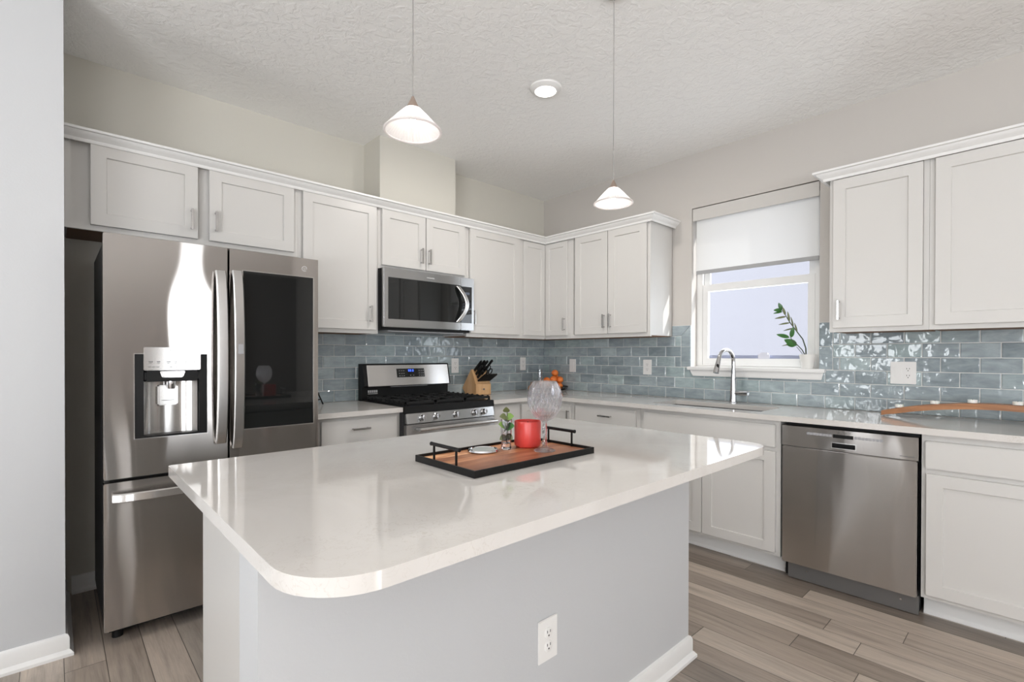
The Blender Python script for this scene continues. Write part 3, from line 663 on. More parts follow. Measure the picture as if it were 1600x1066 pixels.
for x in (-1.876, -1.766, -1.601, -1.437, -1.354):
    o = MB().lathe([(0, 0), (.0225, 0), (.0225, .006), (.018, .009), (.0165, .026), (.0145, .030), (0, .030)], (x, -.684, .841), 24, axis=(0, -1, .2)).build('knob', CHROME, rg)
    MB().box((x-.004, -.722, .826), (x+.004, -.708, .860), .002).build('knob_grip', CHROME, o)
od = MB().box((RX0+.006, -.650, .20), (RX1-.006, -.688, .800), .004).build('oven_door', STEELD, rg)
MB().box((RX0+.10, -.6885, .32), (RX1-.10, -.6875, .68)).build('oven_window', BGLASS, od)
ohl = MB().tube([(-1.925, -.735, .770), (-1.265, -.735, .770)], .0125, 16)
oh = ohl.build('handle', STEELL, od)
for x in (-1.915, -1.275): MB().box((x-.014, -.688, .760), (x+.014, -.733, .780), .004).build('handle_bracket', STEELD, oh)
MB().box((RX0+.006, -.650, .03), (RX1-.006, -.684, .192), .004).build('storage_drawer', STEELD, rg)
# grates and burners
for gx0, gx1 in ((RX0+.02, -1.748), (-1.744, -1.497), (-1.493, RX1-.02)):
    gm = MB(); z0, z1 = .930, .946
    for x in (gx0, gx1-.012): gm.box((x, -.650, z0), (x+.012, -.115, z1), .002)
    for y in (-.650, -.392, -.127): gm.box((gx0, y, z0), (gx1, y+.012, z1), .002)
    cxm = (gx0+gx1)/2
    for yc in (-.515, -.255):
        gm.box((gx0, yc-.005, z0+.004), (gx1, yc+.005, z1+.003), .002); gm.box((cxm-.005, yc-.11, z0+.004), (cxm+.005, yc+.11, z1+.003), .002)
        for sx in (-1, 1):
            for sy in (-1, 1): gm.hexa([(cxm+sx*.03, yc+sy*.035, z0+.002), (cxm+sx*.11, yc+sy*.10, z0+.002), (cxm+sx*.105, yc+sy*.106, z0+.002), (cxm+sx*.025, yc+sy*.041, z0+.002), (cxm+sx*.03, yc+sy*.035, z1), (cxm+sx*.11, yc+sy*.10, z1), (cxm+sx*.105, yc+sy*.106, z1), (cxm+sx*.025, yc+sy*.041, z1)])
    for k in range(9):
        y = -.635 + k*.062
        for x in (gx0-.004, gx1-.010): gm.box((x, y, z0-.001), (x+.014, y+.018, z1+.006), .003)
    for x in (gx0+.006, gx1-.006):
        for y in (-.644, -.121): gm.box((x-.006, y-.006, .9185), (x+.006, y+.006, z0))
    gm.build('grate', IRON, rg)
for x in (-1.866, -1.620, -1.375):
    for y in (-.515, -.255): MB().lathe([(0, .921), (.046, .921), (.044, .926), (.032, .926), (.032, .931), (.030, .934), (0, .935)], (x, y, 0), 24).build('burner', BLACK, rg)
# backguard
bgd = MB().prism([(-.02, .90), (-.082, .92), (-.082, 1.012), (-.112, 1.016), (-.118, 1.024), (-.086, 1.176), (-.078, 1.184), (-.02, 1.184)], lambda y, z, x: (x, y, z), RX0, RX1-.0).build('backguard', BLACK, rg)
def bgp(z): return -.118 + (z-1.024)/(1.176-1.024)*.032
def onbg(x0, x1, z0, z1, d, name, m, b=0, par=None):
    return MB().hexa([(x0, bgp(z0)+.001, z0), (x1, bgp(z0)+.001, z0), (x1, bgp(z0)-d, z0), (x0, bgp(z0)-d, z0), (x0, bgp(z1)+.001, z1), (x1, bgp(z1)+.001, z1), (x1, bgp(z1)-d, z1), (x0, bgp(z1)-d, z1)], b).build(name, m, par or bgd)
onbg(RX0+.030, RX1-.012, 1.020, 1.174, .004, 'fascia', STEELL, .002)
disp = onbg(-1.730, -1.483, 1.080, 1.146, .0055, 'display', BGLASS, .001)
for x in (-1.628, -1.612, -1.592): onbg(x, x+.010, 1.122, 1.139, .006, 'digit', BLUE, 0, disp)
for x in (-1.710, -1.690, -1.672, -1.535, -1.515, -1.498, -1.615, -1.588):
    for z in ((1.128, 1.108, 1.090) if abs(x+1.6) > .03 else (1.092,)): onbg(x, x+.008, z, z+.003, .006, 'display_mark', PRINTL, 0, disp)
MB().box((-1.78, -.1135, 1.0095), (-1.46, -.095, 1.0125)).build('vent_slot', GREYP, bgd)
pl = MB(); pl.box((-1.955, -.0835, .962), (-1.878, -.0822, .966)); 
for k in range(5): pl.box((-1.955+k*.016, -.0835, .972), (-1.943+k*.016, -.0822, .990))
pl.build('badge', PRINTL, bgd, smooth=False)

# ------------------------------------------------------------------ microwave
MX0, MX1, MZ0, MZ1, MY = -2.001, -1.2195, 1.424, 1.849, -.405
mw = thing('microwave', 'stainless over-the-range microwave with curved handle, above the gas range', 'microwave', (-1.61, -.2, MZ0))
MB().box((MX0+.0005, -.372, MZ0), (-1.2400, -.014, MZ1), .003).build('body', BLACK, mw)
dr = MB().box((MX0, -.373, 1.443), (-1.3505, MY, MZ1), .004).build('door', STEELD, mw)
MB().box((-1.967, MY-.0012, 1.499), (-1.352, MY+.001, 1.786), .001).build('window', BGLASS, dr)
pts = [(-1.372+.001*k, MY-.010-.045*math.sin(PI*k/16)**.7, 1.506+.266*k/16) for k in range(17)]
pts = [(-1.385 + .062*math.sin(PI*k/16)**1.1, MY-.010-.035*math.sin(PI*k/16)**.7, 1.506+.266*k/16) for k in range(17)]
MB().strip(pts, .017, .007, (1, 0, 0)).build('handle', STEELL, dr)
cpn = MB().box((-1.3495, -.373, 1.443), (MX1, MY, MZ1), .004).build('control_panel', STEELD, mw)
MB().box((-1.3485, MY-.0012, 1.499), (-1.243, MY+.001, 1.780), .001).build('keypad', BGLASS, cpn)
kp = MB(); kp.box((-1.318, MY-.0018, 1.718), (-1.268, MY-.001, 1.736))
for r in range(4):
    for c_ in range(3): kp.box((-1.325+c_*.024, MY-.0018, 1.58+r*.022), (-1.312+c_*.024, MY-.001, 1.584+r*.022))
kp.build('keypad_print', mat('dim_blue_grey_print', (.10, .12, .16), .4), cpn, smooth=False)
lgm = MB()
for k in range(6): lgm.box((-1.655+k*.011, MY-.0008, 1.808), (-1.648+k*.011, MY+.001, 1.816))
lgm.build('logo_mark', PRINTL, dr, smooth=False)
MB().box((MX0+.06, -.35, MZ0-.010), (MX1-.06, -.08, MZ0), .002).build('vent_filter', GREYP, mw)

# ------------------------------------------------------------------ dishwasher
DY0, DY1, DX = -3.057, -2.457, -.640
dw = thing('dishwasher', 'stainless built-in dishwasher under the right-hand countertop', 'dishwasher', (-.33, -2.757, 0))
MB().box((-.584, DY0+.004, .012), (-.03, DY1-.004, .870)).build('tub', BLACK, dw)
for y in (DY0+.06, DY1-.06): MB().cyl((-.55, y, 0), (-.55, y, .013), .02).build('foot', BLACK, dw)
dd_ = MB().box((DX, DY0+.006, .098), (-.585, DY1, .748), .004).build('door', STEEL, dw)
cpn = MB().slab([DY0+.001, -2.808, -2.697, DY1], [.752, .765, .797, .862], lambda u, v: not (-2.808 < u < -2.697 and .765 < v < .797), lambda u, v, t: (t, u, v), -.585, DX-.004).build('control_panel', STEEL, dw, smooth=False)
pk = MB().box((-.616, -2.807, .766), (-.590, -2.698, .796)); pk.build('handle_recess', BLACK, cpn)
MB().slab([-2.8085, -2.804, -2.701, -2.6965], [.7645, .769, .793, .7975], lambda u, v: not (-2.804 < u < -2.701 and .769 < v < .793), lambda u, v, t: (t, u, v), -.630, DX-.0052).build('recess_rim', STEELL, cpn, smooth=False)
for a, n in ((-2.582, 8), (-2.800, 8)):
    for k in range(n): MB().box((DX-.0056, a-k*.0150-.0135, .8235), (DX-.0035, a-k*.0150, .8365), .0005).build('button', GREYP, cpn)
MB().box((DX-.0052, -2.795, .8205), (DX-.0035, -2.705, .8385)).build('display', BLACK, cpn)
text('logo', 'BOSCH', .0125, PRINT, cpn, (DX-.0045, -2.742, .8465), (0, -1, 0), (0, 0, 1))
rn = MB()
for k in range(16):
    a0, a1 = 2*PI*k/16, 2*PI*(k+1)/16
    rn.hexa([(x, -2.730+math.cos(a)*r, .851+math.sin(a)*r) for x in (DX-.0035, DX-.0048) for a, r in ((a0, .0045), (a1, .0045), (a1, .0058), (a0, .0058))])
rn.box((DX-.0048, -2.7315, .8475), (DX-.0035, -2.7285, .8545)); rn.build('emblem', PRINT, cpn, smooth=False)
MB().box((DX-.0046, -3.040, .766), (DX-.0035, -2.985, .769)).build('model_print', PRINT, cpn)
kk = MB().box((-.598, DY0+.004, .004), (-.585, DY1-.02, .094)).build('kick_plate', mat('grey_kick_plate_steel', (.13, .124, .118), .35), dw)
for y in (-2.572, -2.985): MB().lathe([(0, 0), (.006, 0), (.005, .003), (0, .003)], (-.598, y, .058), 12, axis=(-1, 0, 0)).build('screw', CHROME, kk)

# ------------------------------------------------------------------ island
isl = thing('kitchen_island', 'white kitchen island base with an outlet, under the big quartz top', 'kitchen island', (-2.5, -2.1, 0))
MB().box((-3.365, -2.460, 0), (-1.715, -2.335, .8825)).build('knee_wall', WALLW, isl)
MB().box((-3.310, -2.3345, .105), (-1.72, -1.705, .8825), .001).build('cabinet_body', CAB, isl)
MB().box((-3.310, -2.3345, 0), (-1.72, -1.775, .1048)).build('toe_kick', TRIM, isl)
for k in range(3):
    a = -3.29 + k*.523; mb = MB()
    mb.box((a, -1.704, .127), (a+.51, -1.685, .703), .003); mb.build('door', CAB, isl); MB().box((a, -1.704, .722), (a+.51, -1.685, .862), .003).build('drawer', CAB, isl)
MB().sweep([(-3.365, -2.36), (-3.365, -2.46), (-1.715, -2.46), (-1.715, -2.345)], BBP, -1).build('baseboard', TRIM, isl)
MB().box((-3.372, -2.462, .856), (-3.3655, -2.405, .8825), .001).build('corner_block', TRIM, isl)
def rrect(x0, y0, x1, y1, rs, n=10):
    P = []
    for (cx, cy, r, a0) in ((x0+rs[0], y0+rs[0], rs[0], PI), (x1-rs[1], y0+rs[1], rs[1], 1.5*PI), (x1-rs[2], y1-rs[2], rs[2], 0), (x0+rs[3], y1-rs[3], rs[3], .5*PI)):
        for k in range(n+1): P.append((cx + r*math.cos(a0 + k*PI/2/n), cy + r*math.sin(a0 + k*PI/2/n)))
    return P
itm = MB().prism(rrect(-3.391, -2.755, -1.650, -1.648, (.135, .085, .06, .012)), lambda a, b, z: (a, b, z), .8835, .914)
bmesh.ops.bevel(itm.bm, geom=[e for e in itm.bm.edges if abs(e.verts[0].co.z - e.verts[1].co.z) < 1e-6], offset=.003, segments=2, affect='EDGES')
tag(itm.build('island_countertop', QUARTZ), 'large white veined quartz island top with rounded corners in the foreground', 'countertop')

# ------------------------------------------------------------------ outlets and switches
def outlet(name, label, w, u, z, nb, wd_=.076, ht=.124, kinds=('outlet',), cat='outlet', grp=None):
    t = thing(name, label, cat, W(w, u, nb, z), grp)
    MB().wb(w, u-wd_/2, u+wd_/2, nb, nb+.005, z-ht/2, z+ht/2, .002).build('plate', WHITEP, t)
    n = len(kinds)
    for k, kd in enumerate(kinds):
        uc = u + ((k-(n-1)/2) * .046) * (1 if w == 'L' else -1)
        if kd == 'switch': MB().wb(w, uc-.017, uc+.017, nb+.004, nb+.0085, z-.034, z+.034, .002).build('rocker', WHITEP, t)
        elif kd == 'gfci':
            r = MB().wb(w, uc-.017, uc+.017, nb+.004, nb+.007, z-.034, z+.034, .001).build('receptacle', WHITEP, t); slots(w, uc, z, nb+.0068, r, .020)
        else:
            for s_ in (-1, 1):
                r = MB().lathe([(0, 0), (.0165, 0), (.0165, .0025), (.0155, .003), (0, .003)], W(w, uc, nb+.0045, z+s_*.0195), 20, axis=W(w, 0, 1, 0)).build('receptacle', WHITEP, t)
                slots(w, uc, z+s_*.0195, nb+.0073, r, 0)
    return t
def slots(w, u, z, n, par, sp):
    for zz in ((z-sp, z+sp) if sp else (z,)):
        for s_ in (-1, 1): MB().wb(w, u+s_*.0062-.0013, u+s_*.0062+.0013, n-.0005, n+.0005, zz+.001, zz+.009).build('slot', SLOT, par, smooth=False)
        MB().wb(w, u-.0025, u+.0025, n-.0005, n+.0005, zz-.009, zz-.0045).build('slot', SLOT, par, smooth=False)
TN = .0108
outlet('wall_outlet', 'white wall outlet between the range backguard and the knife block', 'L', -1.117, 1.160, TN, kinds=('gfci',))
outlet('wall_outlet', 'white wall outlet on the back tiles, behind the crystal goblet', 'L', -.306, 1.167, TN, kinds=('gfci',))
outlet('wall_switch', 'white wall switch on right tiles, just right of the oranges', 'R', -.394, 1.152, TN, .080, kinds=('switch',), cat='switch')
outlet('wall_outlet', 'white wall outlet on tiles between oranges and faucet', 'R', -1.204, 1.153, TN, .080, kinds=('gfci',))
outlet('wall_outlet', 'double white plate with switch and outlet, on tiles above the dishwasher', 'R', -2.898, 1.152, TN, .120, .130, kinds=('switch', 'gfci'))
outlet('wall_outlet', 'white duplex outlet low on the island front panel', 'L', -2.572, .410, 2.4602, .082, .126)

# ------------------------------------------------------------------ lights
def pendant(x, y, z, label, energy):
    t = thing('pendant_lamp', label, 'pendant lamp', (x, y, CEIL), 'pendant lamps over the island')
    n = 96; R0, R1, H = .081, .0225, .064
    fn = lambda k, zz: 1.0 + (.018 if k % 2 else -.018)
    MB().lathe([(R0, z), (R0-.001, z+.003), (R1+.02, z+H-.020), (R1, z+H)], (x, y, 0), n, fn).build('lamp_shade', LAMPG, t, smooth=False)
    MB().lathe([(R0-.003, z+.002), (R0-.004, z-.0015), (R0, z-.003), (R0+.003, z-.001), (R0+.0025, z+.002), (R0-.003, z+.002)], (x, y, 0), 64).build('shade_rim', LAMPG, t)
    MB().lathe([(.0, z+H+.0005), (.0185, z+H+.0005), (.0175, z+H+.006), (.006, z+H+.030), (.0035, z+H+.036), (0, z+H+.036)], (x, y, 0), 24).build('socket_cap', mat('satin_bronze_nickel', (.50, .40, .34), .3, 1.0), t)
    MB().cyl((x, y, z+H+.034), (x, y, z+H+.170), .0022, 10).build('rod', NICKEL, t)
    MB().cyl((x, y, z+H+.168), (x, y, CEIL-.022), .0011, 8).build('cord', mat('grey_cord', (.22, .21, .20), .5), t)
    MB().lathe([(0, CEIL-.0235), (.035, CEIL-.022), (.058, CEIL-.006), (.06, CEIL), (0, CEIL)], (x, y, 0), 32).build('canopy', NICKEL, t)
    MB().lathe([(0, z+.012), (.007, z+.014), (.010, z+.022), (.008, z+.034), (.006, z+.060), (0, z+.060)], (x, y, 0), 16).build('bulb', BULB, t)
    l = lamp('pendant_bulb_light', 'POINT', (x, y, z+.006), energy, (1, .93, .86), radius=.012)
pendant(-2.880, -2.213, 1.9, 'nearer larger-looking pendant lamp with ribbed conical glass shade', .03)
pendant(-1.889, -2.203, 1.9, 'farther smaller-looking conical glass pendant lamp hanging before the window wall', .03)
t = thing('recessed_light', 'round white recessed ceiling light, lit, between the two pendant cords', 'ceiling light', (-1.536, -1.470, CEIL))
MB().lathe([(.0, CEIL-.0002), (.092, CEIL-.0002), (.090, CEIL-.008), (.072, CEIL-.020), (.062, CEIL-.023), (.060, CEIL-.019), (0, CEIL-.019)], (-1.536, -1.470, 0), 40).build('trim_ring', WHITEP, t)
MB().lathe([(0, CEIL-.0245), (.055, CEIL-.0245), (.0595, CEIL-.0195), (0, CEIL-.0195)], (-1.536, -1.470, 0), 40).build('lens', LED, t)
l = lamp('recessed_light_beam', 'AREA', (-1.536, -1.470, CEIL-.03), 14, (1, .95, .9), (.12, .12), (0, 0, -1))

# ------------------------------------------------------------------ island tray and what stands on it
TX0, TX1, TY0, TY1, TZ = -2.803, -2.277, -2.404, -2.103, .914
tr = thing('serving_tray', 'rectangular wooden serving tray with black metal rim and handles on island', 'tray', ((TX0+TX1)/2, (TY0+TY1)/2, TZ))
MB().box((TX0+.005, TY0+.005, TZ+.0005), (TX1-.005, TY1-.005, TZ+.0115)).build('tray_board', ACACIA, tr)
MB().slab([TX0, TX0+.005, TX1-.005, TX1], [TY0, TY0+.005, TY1-.005, TY1], lambda u, v: not (TX0+.005 < u < TX1-.005 and TY0+.005 < v < TY1-.005), lambda u, v, t: (u, v, t), TZ, TZ+.0205).build('rim', BLACK, tr, smooth=False)
for x, ya, yb in ((TX0+.008, -2.310, -2.197), (TX1-.008, -2.310, -2.197)):
    hm = MB()
    for y in (ya, yb): hm.box((x-.003, y-.003, TZ+.0116), (x+.003, y+.003, TZ+.063), .001)
    hm.tube([(x, ya-.016, TZ+.066), (x, ya-.015, TZ+.066), (x, ya-.004, TZ+.066), (x, yb+.004, TZ+.066), (x, yb+.015, TZ+.066), (x, yb+.016, TZ+.066)], [.005, .0065, .0055, .0055, .0065, .005], 14); hm.build('handle', BLACK, tr)
TS = TZ + .0117
# red candle
cx, cy = -2.406, -2.208
ca = thing('candle', 'red glass jar candle on the wooden tray', 'candle', (cx, cy, TS))
MB().lathe([(0, TS), (.038, TS), (.0455, TS+.006), (.0475, TS+.014), (.0475, TS+.088), (.0465, TS+.0925), (.0445, TS+.0925), (.0440, TS+.088), (.0440, TS+.082), (0, TS+.082)], (cx, cy, 0), 48).build('candle_jar', REDG, ca)
MB().lathe([(0, TS+.0822), (.0438, TS+.0822), (.0438, TS+.0835), (0, TS+.0835)], (cx, cy, 0), 40).build('wax', REDL, ca)
MB().cyl((cx, cy, TS+.0836), (cx+.001, cy, TS+.090), .0012, 8).build('wick', BLACK, ca)
# crystal goblet
gx, gy = -2.416, -2.301
gb = MB(); bm = gb.bm
outer = [(0, TS), (.036, TS), (.037, TS+.002), (.030, TS+.006), (.012, TS+.012), (.0075, TS+.018), (.0085, TS+.03), (.0070, TS+.05), (.0090, TS+.075), (.0075, TS+.092), (.0085, TS+.100), (.0150, TS+.1035)]
bowl = [(.0150, .1035), (.0270, .1115), (.0385, .122), (.0475, .135), (.0540, .150), (.0575, .166), (.0580, .183), (.0555, .200), (.0505, .217), (.0440, .231)]
ND = 26
gb.lathe(outer, (gx, gy, 0), ND)
def bp(i, k): r, z = bowl[i]; a = 2*PI*(k + (.5 if i % 2 else 0))/ND; return Vector((gx + r*math.cos(a), gy + r*math.sin(a), TS + z))
rg_ = [[bm.verts.new(bp(i, k)) for k in range(ND)] for i in range(len(bowl))]
for i in range(1, len(bowl)-1):
    for k in range(ND):
        l, r_ = rg_[i][k], rg_[i][(k+1) % ND]; o_ = (k + (1 if i % 2 else 0)) % ND if i % 2 else (k) % ND
        # vertex above / below lies midway between l and r_
        j = (k+1) % ND if i % 2 else k
        dn, up_v = rg_[i-1][j], rg_[i+1][j]
        c_ = (l.co + r_.co + dn.co + up_v.co)/4; n_ = Vector((c_.x-gx, c_.y-gy, .25*(c_.z-TS-.16))).normalized(); c = bm.verts.new(c_ + n_*.0030)
        for p_, q_ in ((dn, r_), (r_, up_v), (up_v, l), (l, dn)): bm.faces.new((p_, q_, c))
nb_ = len(bowl)-1
for k in range(ND): bm.faces.new((rg_[0][k], rg_[0][(k+1) % ND], rg_[1][k])); bm.faces.new((rg_[nb_][k], rg_[nb_-1][k if nb_ % 2 else k], rg_[nb_][(k+1) % ND])) if False else None
top_ = [bm.verts.new((gx+.0395*math.cos(2*PI*k/ND), gy+.0395*math.sin(2*PI*k/ND), TS+.238)) for k in range(ND)]
for k in range(ND):
    k2 = (k+1) % ND
    bm.faces.new((rg_[nb_][k], rg_[nb_][k2], rg_[nb_-1][k2])) if nb_ % 2 else None
    bm.faces.new((rg_[nb_][k], rg_[nb_][k2], top_[k2], top_[k]))
inn = [(.0375, TS+.238), (.042, TS+.231), (.0475, TS+.217), (.0525, TS+.200), (.055, TS+.183), (.0545, TS+.166), (.051, TS+.150), (.0445, TS+.136), (.0355, TS+.1245), (.022, TS+.1145), (0, TS+.110)]
gb.lathe([(.0395, TS+.238)] + inn, (gx, gy, 0), ND)
bmesh.ops.remove_doubles(bm, verts=bm.verts, dist=2e-4)
gcut = gb.build('goblet', CRYSTAL, smooth=False)
def m_cut():
    m = m_glass('diamond_cut_crystal', (.98, .97, .99), .0, 1.45); nt = m.node_tree; g = [x for x in nt.nodes if x.type == 'BSDF_GLASS'][0]
    tr_ = nd(nt, 'ShaderNodeBsdfTransparent'); mx = nd(nt, 'ShaderNodeMixShader'); mx.inputs[0].default_value = .62; out = nt.nodes['Material Output']
    nt.links.new(tr_.outputs[0], mx.inputs[1]); nt.links.new(g.outputs[0], mx.inputs[2]); nt.links.new(mx.outputs[0], out.inputs['Surface'])
    return m
gcut.data.materials.clear(); gcut.data.materials.append(m_cut()); tag(gcut, 'tall diamond-cut crystal goblet on the tray beside the red candle', 'goblet')
# little crystal vase with jade cutting
vx, vy = -2.492, -2.190
va = thing('bud_vase', 'small faceted crystal bud vase holding a leafy green cutting, on the tray', 'vase', (vx, vy, TS))
MB().lathe([(0, TS), (.0165, TS), (.0185, TS+.004), (.0165, TS+.020), (.0185, TS+.060), (.0195, TS+.103), (.0180, TS+.103), (.0165, TS+.060), (.0145, TS+.022), (0, TS+.016)], (vx, vy, 0), 10).build('vase_glass', CRYSTAL, va, ang=10)
def leaf(mb, base, d, L, wd_, nrm=(0, 0, 1), curl=.12, th=.0012):
    base = Vector(base); d = Vector(d).normalized(); nn = Vector(nrm); s_ = d.cross(nn).normalized(); nn = s_.cross(d).normalized(); k = 8; top = []; bot = []
    for i in range(k+1):
        t_ = i / k; w_ = wd_ * (math.sin(PI * t_ ** .8) ** .75) + .0003; c_ = base + d * (L*t_) + nn * (-curl * L * t_ * t_)
        top.append([mb.bm.verts.new(c_ + s_*w_ + nn*(w_*.25)), mb.bm.verts.new(c_ + nn*th), mb.bm.verts.new(c_ - s_*w_ + nn*(w_*.25))]); bot.append(mb.bm.verts.new(c_ - nn*th))
    for i in range(k):
        a, b = top[i], top[i+1]
        mb.bm.faces.new((a[0], a[1], b[1], b[0])); mb.bm.faces.new((a[1], a[2], b[2], b[1])); mb.bm.faces.new((a[2], bot[i], bot[i+1], b[2])); mb.bm.faces.new((bot[i], a[0], b[0], bot[i+1]))
    return mb
sm = MB().tube([(vx, vy, TS+.02), (vx+.003, vy-.002, TS+.06), (vx+.002, vy-.003, TS+.10), (vx+.002, vy-.002, TS+.128)], .0017, 8); sm.build('stem', STEM, va)
toC = Vector((-.68, -.73, 0)); rgt = Vector((.73, -.68, 0))
for (s_, f_, z, L, w_, up, m_) in [(-.012, .6, .080, .026, .012, .3, LEAFL), (.010, .6, .074, .030, .012, .25, LEAF), (-.01, .3, .046, .022, .008, -.3, LEAFD), (.012, .2, .050, .022, .009, -.5, LEAFD), (-.012, .4, .112, .020, .009, .1, LEAFD), (.014, .3, .110, .022, .010, .2, LEAFL), (0, .5, .128, .020, .009, .5, LEAFD), (.004, -.6, .10, .024, .010, .3, LEAFL), (.002, .5, .095, .016, .008, .8, LEAFD), (-.004, -.5, .066, .022, .009, -.2, LEAFD)]:
    dirv = rgt * (s_*60) + toC * f_ + Vector((0, 0, up)); leaf(MB(), Vector((vx, vy, TS+z)) , dirv, L*1.25, w_*1.3, toC + Vector((0, 0, .6))).build('leaf', m_, va)
# silver dish
dsx, dsy = -2.580, -2.170
ds = thing('coaster', 'round silver-rimmed glass coaster lying on the tray left of the vase', 'coaster', (dsx, dsy, TS))
MB().lathe([(0, TS), (.050, TS), (.052, TS+.004), (.050, TS+.009), (.044, TS+.010), (.0425, TS+.007), (0, TS+.006)], (dsx, dsy, 0), 48).build('rim', CHROME, ds)
MB().lathe([(0, TS+.0062), (.042, TS+.0072), (.040, TS+.0085), (0, TS+.0085)], (dsx, dsy, 0), 40).build('glass_inset', mat('grey_green_glass', (.50, .54, .52), .08), ds)

# ------------------------------------------------------------------ knife block and knives
KA = math.radians(-93); KF = Vector((math.cos(KA), math.sin(KA), 0)); KS = Vector((-KF.y, KF.x, 0)); KO = Vector((-.972, -.165, .9143))
def kp_(f, s_, z): return KO + KF*f + KS*s_ + Vector((0, 0, z))
kprof = [(-.075, 0), (.055, 0), (.060, .004), (.060, .092), (.050, .097), (.040, .128), (-.006, .212), (-.014, .214), (-.138, .058), (-.139, .048), (-.100, .008)]
kb = thing('knife_block', 'slanted light wood knife block on the counter right of the range', 'knife block', KO)
MB().prism(kprof, lambda f, z, s_: kp_(f, s_, z), -.078, .078).build('block', BEECH, kb, ang=20)
tx_ = MB()
tx_.hexa([kp_(.0618, s_, z) for z in (.045, .062) for s_ in (.012, -.006)] * 2) if False else None
mk = MB(); mk.hexa([kp_(f, s_, z) for z in (.040, .054) for f, s_ in ((.0598, -.004), (.0598, .014), (.0604, .014), (.0604, -.004))]); mk.hexa([kp_(f, s_, z) for z in (.046, .049) for f, s_ in ((.0598, -.020), (.0598, -.012), (.0604, -.012), (.0604, -.020))]); mk.build('maker_mark', PRINT, kb, smooth=False)
kdir = (KF*.68 + KS*.16 + Vector((0, 0, .72))).normalized(); slope = (Vector((.012-.058, 0, .200-.093)))
def slantpt(t_, s_): return kp_(.040 + (-.006-.040)*t_, s_, .128 + (.212-.128)*t_)
names = [(.84, -.058, .110), (.84, -.026, .115), (.84, .006, .112), (.84, .050, .120), (.45, -.055, .100), (.45, -.026, .100), (.45, .004, .100), (.12, -.050, .085)]
places = ['top row, leftmost', 'top row, second from left', 'top row, third from left', 'top row, rightmost and highest', 'second row, leftmost', 'second row, middle', 'second row, beside the scissors', 'lowest long one at the left edge']
for (t_, s_, L), pl_ in zip(names, places):
    b = slantpt(t_, s_) + kdir*.0125; sd = KS; mb = MB()
    pts = [b, b + kdir*.012, b + kdir*.02, b + kdir*(L*.6), b + kdir*(L*.9), b + kdir*L - Vector((0, 0, .004))]
    mb.strip(pts, .0065, .011, sd); k = mb.build('kitchen_knife', BLACK); tag(k, 'black knife handle sticking out of the block, ' + pl_, 'knife', 'long knives in the block')
    k.location = (0, 0, 0)
# scissors
b = slantpt(.40, .046) + kdir*.009; sc_ = MB(); up_ = kdir
for sgn in (-1, 1):
    ctr = b + kdir*.060 + (KF*.70 - Vector((0, 0, .78))).normalized()*(.018*sgn); e1 = kdir; e2 = (KF*.70 - Vector((0, 0, .78))).normalized()
    ring = [ctr + e1*(.026*math.cos(2*PI*k/18)) + e2*(.016*math.sin(2*PI*k/18)) for k in range(19)]; sc_.tube(ring, .0045, 8, cap=False)
    sc_.tube([b, b + kdir*.03 + e2*(.008*sgn), ctr - e1*.024], .005, 8)
tag(sc_.build('scissors', BLACK), 'black-handled kitchen scissors in the knife block', 'scissors')
sdir = (KF*.62 + KS*.35 + Vector((0, 0, .55))).normalized()
for k in range(8):
    s_ = .062 - k*.0168; b = kp_(.045, s_, .1125) + sdir*.012; mb = MB(); L = .088
    mb.strip([b, b + sdir*.01, b + sdir*(L*.6), b + sdir*L], .0048, .0078, KS); o = mb.build('steak_knife', BLACK)
    tag(o, ['rightmost', 'second from the right', 'third from the right', 'fourth from the right', 'fourth from the left', 'third from the left', 'second from the left', 'leftmost'][k] + ' short steak knife handle in the low front row of the block', 'knife', 'steak knives in the block')

# ------------------------------------------------------------------ fruit basket in the corner
bx, by = -.155, -.275
fb = thing('fruit_bowl', 'shallow dark wire fruit bowl in the counter corner, mostly behind the goblet', 'bowl', (bx, by, .914))
wm = MB()
for rr, z in ((.055, .9175), (.115, .928), (.138, .955)): wm.tube([(bx+rr*math.cos(2*PI*k/36), by+rr*math.sin(2*PI*k/36), z) for k in range(37)], .003, 8, cap=False)
for k in range(18):
    a = 2*PI*k/18; wm.tube([(bx+r_*math.cos(a), by+r_*math.sin(a), z) for r_, z in ((.0, .9175), (.055, .9175), (.085, .9195), (.115, .928), (.129, .939), (.138, .955))], .002, 6)
wm.build('wire_frame', BLACK, fb)
opos = [(-.060, -.250, .965), (-.130, -.205, .958), (-.195, -.270, .958), (-.125, -.325, .958), (-.085, -.295, 1.015), (-.145, -.265, 1.020), (-.068, -.225, 1.030), (-.205, -.235, 1.010), (-.100, -.245, 1.078)]
olab = ['orange on top of the pile in the corner fruit bowl', 'orange right below the topmost one, right side of the pile', 'orange in the middle of the fruit pile, under the topmost one']
for k, (x, y, z) in enumerate(opos):
    r_ = .0335; o = MB().sphere((0, 0, 0), r_, 24, (1, 1, .95)).build('orange', ORANGE); o.location = (x, y, z)
    lab = {8: olab[0], 6: olab[1], 5: olab[2], 4: 'orange at the front of the fruit pile, partly behind the goblet', 7: 'reddish orange at the left side of the fruit pile'}.get(k, 'orange low in the corner fruit bowl, mostly hidden')
    tag(o, lab, 'orange', 'oranges in the fruit bowl')
